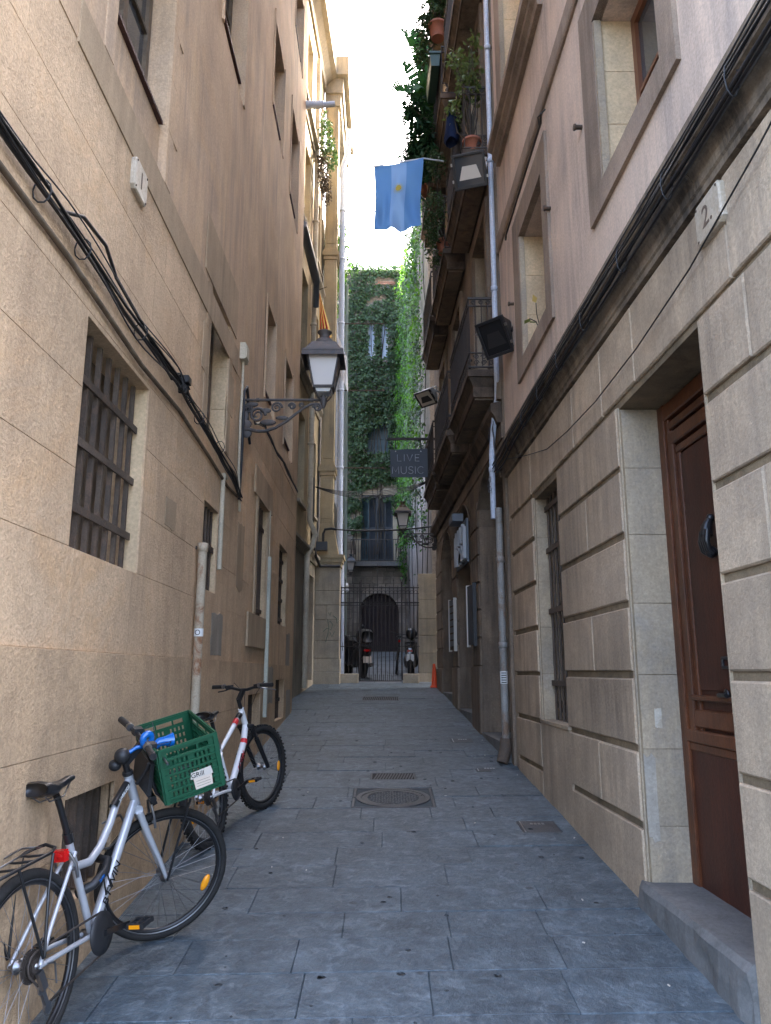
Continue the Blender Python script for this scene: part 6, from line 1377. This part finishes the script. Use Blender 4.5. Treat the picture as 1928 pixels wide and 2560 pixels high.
m_ = MB(); m_.hexa([(.80, 11.4, 12.1), (.94, 11.4, 12.1), (.92, 12.3, 12.1), (.78, 12.3, 12.1), (.78, 11.38, 12.36), (.96, 11.38, 12.36), (.94, 12.32, 12.36), (.76, 12.32, 12.36)]); m_.build('trough', 'planter_green', t)
m_ = MB(); m_.box((.865, 11.85, 12.35), (.20, .98, .04)); m_.build('rim', 'planter_green', t)
bush('weedy plant with drooping dry stems growing from the cream facade ledge', (-1.62, 16.0, 14.0), [((-1.42, 16.0, 14.3), (.18, .35, .45)), ((-1.33, 15.9, 13.7), (.2, .35, .45)), ((-1.5, 16.1, 14.8), (.1, .2, .25))], 800, .085, 'bush', seed=5, droop=.8)
t = bush('dead brown foliage hanging below the cream facade weeds', (-1.62, 15.8, 13.6), [((-1.46, 15.8, 13.2), (.14, .3, .5)), ((-1.38, 15.9, 12.8), (.12, .25, .4))], 900, .06, 'dry', seed=6, droop=1.2)
bush('potted leafy plant at the front of the third upper balcony', (.85, 14.3, 11.55), [((.72, 14.3, 12.1), (.22, .4, .35)), ((.6, 14.4, 11.7), (.2, .3, .3))], 500, .13, 'fern', seed=7, aspect=.3, droop=.7, potr=.12)
# banana plant: long torn leaves
t = thing('banana_plant', 'banana plant with long torn leaves arching out over the alley', 'plant', (.95, 13.1, 11.55)); pot(t, (.95, 13.1, 11.55), .17, .3, 'terracotta')
def bleaf(p0, p1, p2, w, seed):
    rr = random.Random(seed); rr2 = rr.uniform(-.3, .3); A, B, C = Vector(p0), Vector(p1), Vector(p2); n = 26
    pt = lambda u: A * (1 - u) ** 2 + B * 2 * u * (1 - u) + C * u * u
    m_ = MB(); cut = [rr.random() for _ in range(n + 1)]
    for i in range(n):
        u0, u1 = .14 + .86 * i / n, .14 + .86 * (i + 1) / n; a, b = pt(u0), pt(u1); tdir = (b - a).normalized(); sd_ = tdir.cross(Vector((rr2, -.8, -.05))).normalized()
        for s in (-1, 1):
            w0, w1 = [w * math.sin(PI * min(1, (q - .12) / .9)) ** .6 for q in (u0, u1)]; gap = .55 if cut[i] < .45 else .0
            b2 = a.lerp(b, 1 - gap * .5); dr = Vector((0, -.12 * w0, -.12 * w0))
            m_.add([a, b2 if gap else b, b2 + sd_ * s * w1 * (1 - .15 * rr.random()) + dr, a + sd_ * s * w0 * (1 - .15 * rr.random()) + dr], [(0, 1, 2, 3)])
    lf = m_.build('leaf', 'banana', t)
    m_ = MB(); m_.tube([tuple(pt(k / 10)) for k in range(11)], [.022 - .0018 * k for k in range(11)], 6); m_.build('midrib', 'banana', lf)
for k, (a, b, c, w) in enumerate((((.95, 13.1, 11.9), (.7, 13.1, 13.6), (.12, 12.9, 12.9), .2), ((.95, 13.1, 11.9), (.7, 13.2, 14.1), (.25, 13.1, 13.7), .2), ((.95, 13.15, 11.9), (.75, 13.0, 14.6), (.3, 12.9, 14.3), .2), ((.95, 13.1, 11.9), (.8, 12.7, 13.4), (.45, 12.5, 12.5), .2), ((.95, 13.1, 11.9), (.9, 13.4, 14.6), (.55, 13.5, 14.9), .2), ((.95, 13.1, 11.9), (.6, 12.8, 12.9), (.35, 12.7, 12.0), .2))): bleaf(a, b, c, w, k)
m_ = MB(); m_.tube([(.95, 13.1, 11.7), (.94, 13.1, 12.6)], [.06, .04], 8); m_.build('trunk', 'banana', t)
t = thing('sprig', 'single leafy weed sprouting from the sill of the plaster wall window', 'plant', FR(6.9, -.1, 4.93))
m_ = MB(); m_.tube([FR(6.85, -.05, 4.93), FR(6.9, -.02, 5.08), FR(7.0, .02, 5.16)], .006, 5); m_.tube([FR(6.85, -.05, 4.95), FR(6.78, 0, 5.1), FR(6.75, .01, 5.2)], .005, 5); m_.build('stem', 'ivy_bark', t)
for c, d, mt in (((7.0, .02, 5.16), (.12, .03, -.0), 'jade'), ((6.75, .01, 5.2), (-.02, .03, .08), 'flag_yellow'), ((6.9, -.02, 5.08), (.09, .05, .03), 'jade')):
    c, d = Vector(FR(*c)), Vector((-d[1], d[0], d[2])); s = d.cross(Vector((0, 0, 1))).normalized() * .035
    m_ = MB(); m_.add([c, c + d * .4 + s, c + d, c + d * .4 - s], [(0, 1, 2, 3)]); m_.build('leaf', mt, t)

# ------------------------------------------------------------------ vehicles behind the gate
def zgr(y): return g(y)
t = thing('scooter', 'black scooter parked behind the left half of the gate, pale number plate showing', 'scooter', (-.72, 19.2, g(19.2)))
SM = Matrix.Translation((-.55, 18.9, g(18.9))) @ Matrix.Rotation(PI / 2 + .35, 4, 'Z')
def sbuild(m_, name, mt, par=None): return xf(m_, SM).build(name, mt, par or t)
for x in (0.0, 1.25):
    m_ = MB(); m_.lathe([(.15, -.05), (.23, -.055), (.255, -.03), (.255, .03), (.23, .055), (.15, .05)], (x, 0, .255), 24, Matrix.Rotation(PI / 2, 3, 'X')); w_ = sbuild(m_, 'wheel', 'rubber'); m_ = MB(); m_.lathe([(.15, -.03), (.15, .03)], (x, 0, .255), 16, Matrix.Rotation(PI / 2, 3, 'X')); sbuild(m_, 'rim', 'black_plastic', w_)
def hull(sec, name, mt, n=14):
    m_ = MB(); V = []
    for x, w, z0, z1 in sec:
        for k in range(n): a = 2 * PI * k / n; V.append((x, w * math.copysign(abs(math.cos(a)) ** .7, math.cos(a)), (z0 + z1) / 2 + (z1 - z0) / 2 * math.copysign(abs(math.sin(a)) ** .7, math.sin(a))))
    m_.add(V, [(i * n + k, i * n + (k + 1) % n, (i + 1) * n + (k + 1) % n, (i + 1) * n + k) for i in range(len(sec) - 1) for k in range(n)] + [tuple(range(n)), tuple(range(len(V) - 1, len(V) - n - 1, -1))], True); return sbuild(m_, name, mt)
hull([(-.28, .06, .58, .72), (-.2, .15, .5, .78), (.05, .19, .38, .78), (.4, .18, .3, .7), (.55, .12, .28, .5)], 'body', 'black_paint')
hull([(-.22, .12, .78, .85), (0, .15, .78, .88), (.35, .15, .76, .85), (.6, .1, .74, .8)], 'seat', 'saddle_black')
hull([(.5, .14, .28, .34), (.95, .14, .26, .32)], 'footboard', 'black_plastic'); hull([(.9, .2, .28, .95), (1.05, .22, .35, 1.05), (1.18, .12, .5, 1.1)], 'leg_shield', 'black_paint'); hull([(-.35, .16, .85, 1.12), (-.2, .19, .84, 1.18), (.02, .18, .84, 1.16)], 'top_case', 'black_paint')
m_ = MB(); m_.tube([(.98, .32, 1.1), (1.02, .15, 1.06), (1.02, -.15, 1.06), (.98, -.32, 1.1)], .016, 8); hb_ = sbuild(m_, 'handlebar', 'black_plastic')
for s in (-1, 1): m_ = MB(); m_.tube([(1.0, s * .26, 1.1), (1.0, s * .3, 1.25)], .008, 6); m_.sphere((.99, s * .31, 1.3), .055, 10, 6); sbuild(m_, 'mirror', 'black_plastic', hb_)
m_ = MB(); m_.box((-.34, 0, .44), (.01, .21, .15), Matrix.Rotation(.15, 3, 'Y')); sbuild(m_, 'number_plate', 'paper'); m_ = MB(); m_.box((-.31, 0, .66), (.02, .16, .05)); sbuild(m_, 'tail_light', 'red_lens')
hull([(-.3, .08, .44, .55), (.1, .09, .46, .52)], 'mudguard', 'black_plastic'); m_ = MB(); m_.tube([(-.2, -.17, .32), (.25, -.16, .28)], .045, 10); sbuild(m_, 'exhaust', 'steel')
t = thing('motorcycle', 'dark motorcycle seen from behind at the right of the gate, red tail light and plate', 'motorcycle', (.62, 18.9, g(18.9)))
SM = Matrix.Translation((.60, 18.75, g(18.75))) @ Matrix.Rotation(PI / 2 - .06, 4, 'Z')
for x in (0, 1.35):
    m_ = MB(); m_.lathe([(.2, -.05), (.27, -.065), (.3, -.03), (.3, .03), (.27, .065), (.2, .05)], (x, 0, .3), 28, Matrix.Rotation(PI / 2, 3, 'X')); w_ = sbuild(m_, 'wheel', 'rubber'); m_ = MB(); m_.lathe([(.2, -.02), (.2, .02)], (x, 0, .3), 16, Matrix.Rotation(PI / 2, 3, 'X')); sbuild(m_, 'rim', 'steel', w_)
hull([(-.2, .08, .72, .8), (0, .12, .66, .82), (.5, .15, .55, .8), (.75, .16, .5, .95), (1.05, .12, .6, .98)], 'tank_and_tail', 'black_paint'); hull([(-.1, .13, .8, .88), (.2, .15, .8, .87), (.5, .12, .78, .84)], 'seat', 'saddle_black'); hull([(.45, .18, .25, .6), (.85, .18, .25, .62)], 'engine', 'steel')
m_ = MB(); m_.tube([(1.0, .38, 1.05), (1.08, .15, 1.02), (1.08, -.15, 1.02), (1.0, -.38, 1.05)], .016, 8); sbuild(m_, 'handlebar', 'black_plastic')
m_ = MB(); m_.sphere((1.0, .0, 1.12), .15, 14, 10); sbuild(m_, 'helmet', 'black_paint'); m_ = MB(); m_.box((-.25, 0, .50), (.012, .21, .17)); sbuild(m_, 'number_plate', 'white_plastic'); m_ = MB(); m_.box((-.23, 0, .66), (.03, .14, .05)); sbuild(m_, 'tail_light', 'red_lens')
m_ = MB(); m_.bar((-.22, 0, .72), (-.24, 0, .5), .06, .02); m_.tube([(0, 0, .3), (.45, .05, .4)], .025, 8); m_.tube([(0, 0, .3), (-.1, .1, .72)], .02, 8); m_.tube([(1.35, .07, .3), (1.1, .08, 1.0)], .025, 8); m_.tube([(1.35, -.07, .3), (1.1, -.08, 1.0)], .025, 8); sbuild(m_, 'suspension', 'steel')
t = posed('bicycle', 'dark bicycle parked inside the gate next to the motorcycle', 'bicycle', bike_matrix(.27, 20.0, 2, -6)); BX = t
wheel(t, I4, rh, .34, .045, 'steel', 'steel', nsp=20); wheel(t, I4, (1.05, 0, .34), .34, .045, 'steel', 'steel', nsp=20)
for nm, P, r in (('seat_tube', [BBp, (.3, 0, .75)], .017), ('down_tube', [(.87, 0, .72), BBp], .02), ('top_tube', [(.85, 0, .8), (.32, 0, .72)], .017), ('fork', [(.85, 0, .85), (.92, 0, .66), (1.05, 0, .34)], .018), ('seat_stay', [(0, 0.06, .34), (.32, .01, .7)], .01), ('chain_stay', [(0, -.06, .34), BBp], .011), ('seat_post', [(.3, 0, .75), (.26, 0, .92)], .014), ('handlebar', [(.78, .3, 1.05), (.84, .1, 1.0), (.84, -.1, 1.0), (.78, -.3, 1.05)], .013)):
    m_ = MB(); m_.tube(P, r, 8); m_.build(nm, 'black_paint', t)
saddle(t, (.24, 0, .95)); m_ = MB(); m_.sphere((.2, 0, .84), .035, 10, 6); m_.build('tail_light', 'red_lens', t)

# ------------------------------------------------------------------ wear: render repairs, scribbled paint
def patchwork(parent, F, y, z, w, h, o, mt, seed, name='repair_patch'):
    rr = random.Random(seed); n = 16; pts = []
    for k in range(n):
        a = 2 * PI * k / n; q = max(abs(math.cos(a)), abs(math.sin(a))); pts.append((y + w / 2 * math.cos(a) / q * rr.uniform(.86, 1.0), z + h / 2 * math.sin(a) / q * rr.uniform(.86, 1.0)))
    m_ = MB(); V = [F(p, o + .003, q) for p, q in pts] + [F(y + (p - y) * 1.02, o - .002, z + (q - z) * 1.02) for p, q in pts]
    m_.add(V, [tuple(range(n))] + [(k, (k + 1) % n, n + (k + 1) % n, n + k) for k in range(n)]); return m_.build(name, mt, parent)
surf('repair_grey', (.40, .345, .275), (.33, .29, .235), 3, .95, .4, 60, rnd=.05, streak=.5, spec=.1)
for y, z, w, h, o, mt, sd_ in ((6.9, 2.05, .5, .4, .0, 'repair_grey', 1), (7.9, 2.9, .4, .75, .0, 'stucco_band', 2), (10.3, 1.55, .55, .5, .016, 'repair_grey', 3), (12.3, 1.9, .5, .9, .0, 'repair_grey', 4), (5.2, 2.8, .28, .22, .0, 'stucco_band', 5), (12.4, 1.2, .6, .5, .016, 'repair_grey', 6), (8.1, 1.3, .35, .3, .016, 'stucco_band', 7)):
    patchwork(L1, FL, y, z, w, h, o, mt, sd_)
patchwork(R1, lambda a, o, z: FR(4.711 - o, a, z), -.13, 1.45, .045, .12, .0, 'plate', 9, 'chipped_spot'); patchwork(R1, lambda a, o, z: FR(4.711 - o, a, z), -.06, 1.0, .07, .5, .0, 'repair_grey', 10)
plain('scribble', (.13, .15, .10), .7)
GF = thing('graffiti', 'faded green scribble sprayed on the stone pilaster left of the gate', 'graffiti', (-1.3, 17.46, 2.6))
for k, P in enumerate(([(-1.42, 2.62), (-1.33, 2.7), (-1.24, 2.66), (-1.2, 2.78), (-1.27, 2.86)], [(-1.32, 2.9), (-1.29, 2.72), (-1.31, 2.55), (-1.36, 2.38)], [(-1.2, 2.98), (-1.12, 2.92), (-1.1, 2.8)], [(-1.26, 2.6), (-1.22, 2.5), (-1.16, 2.62)], [(-1.30, 3.05), (-1.27, 2.98), (-1.24, 3.06)])):
    m_ = MB(); m_.tube([(x, PY - .001, z) for x, z in P], .011, 5); m_.v = [(x, PY - .001 + (y - PY) * .15, z) for x, y, z in m_.v]; m_.build('stroke', 'scribble', GF)
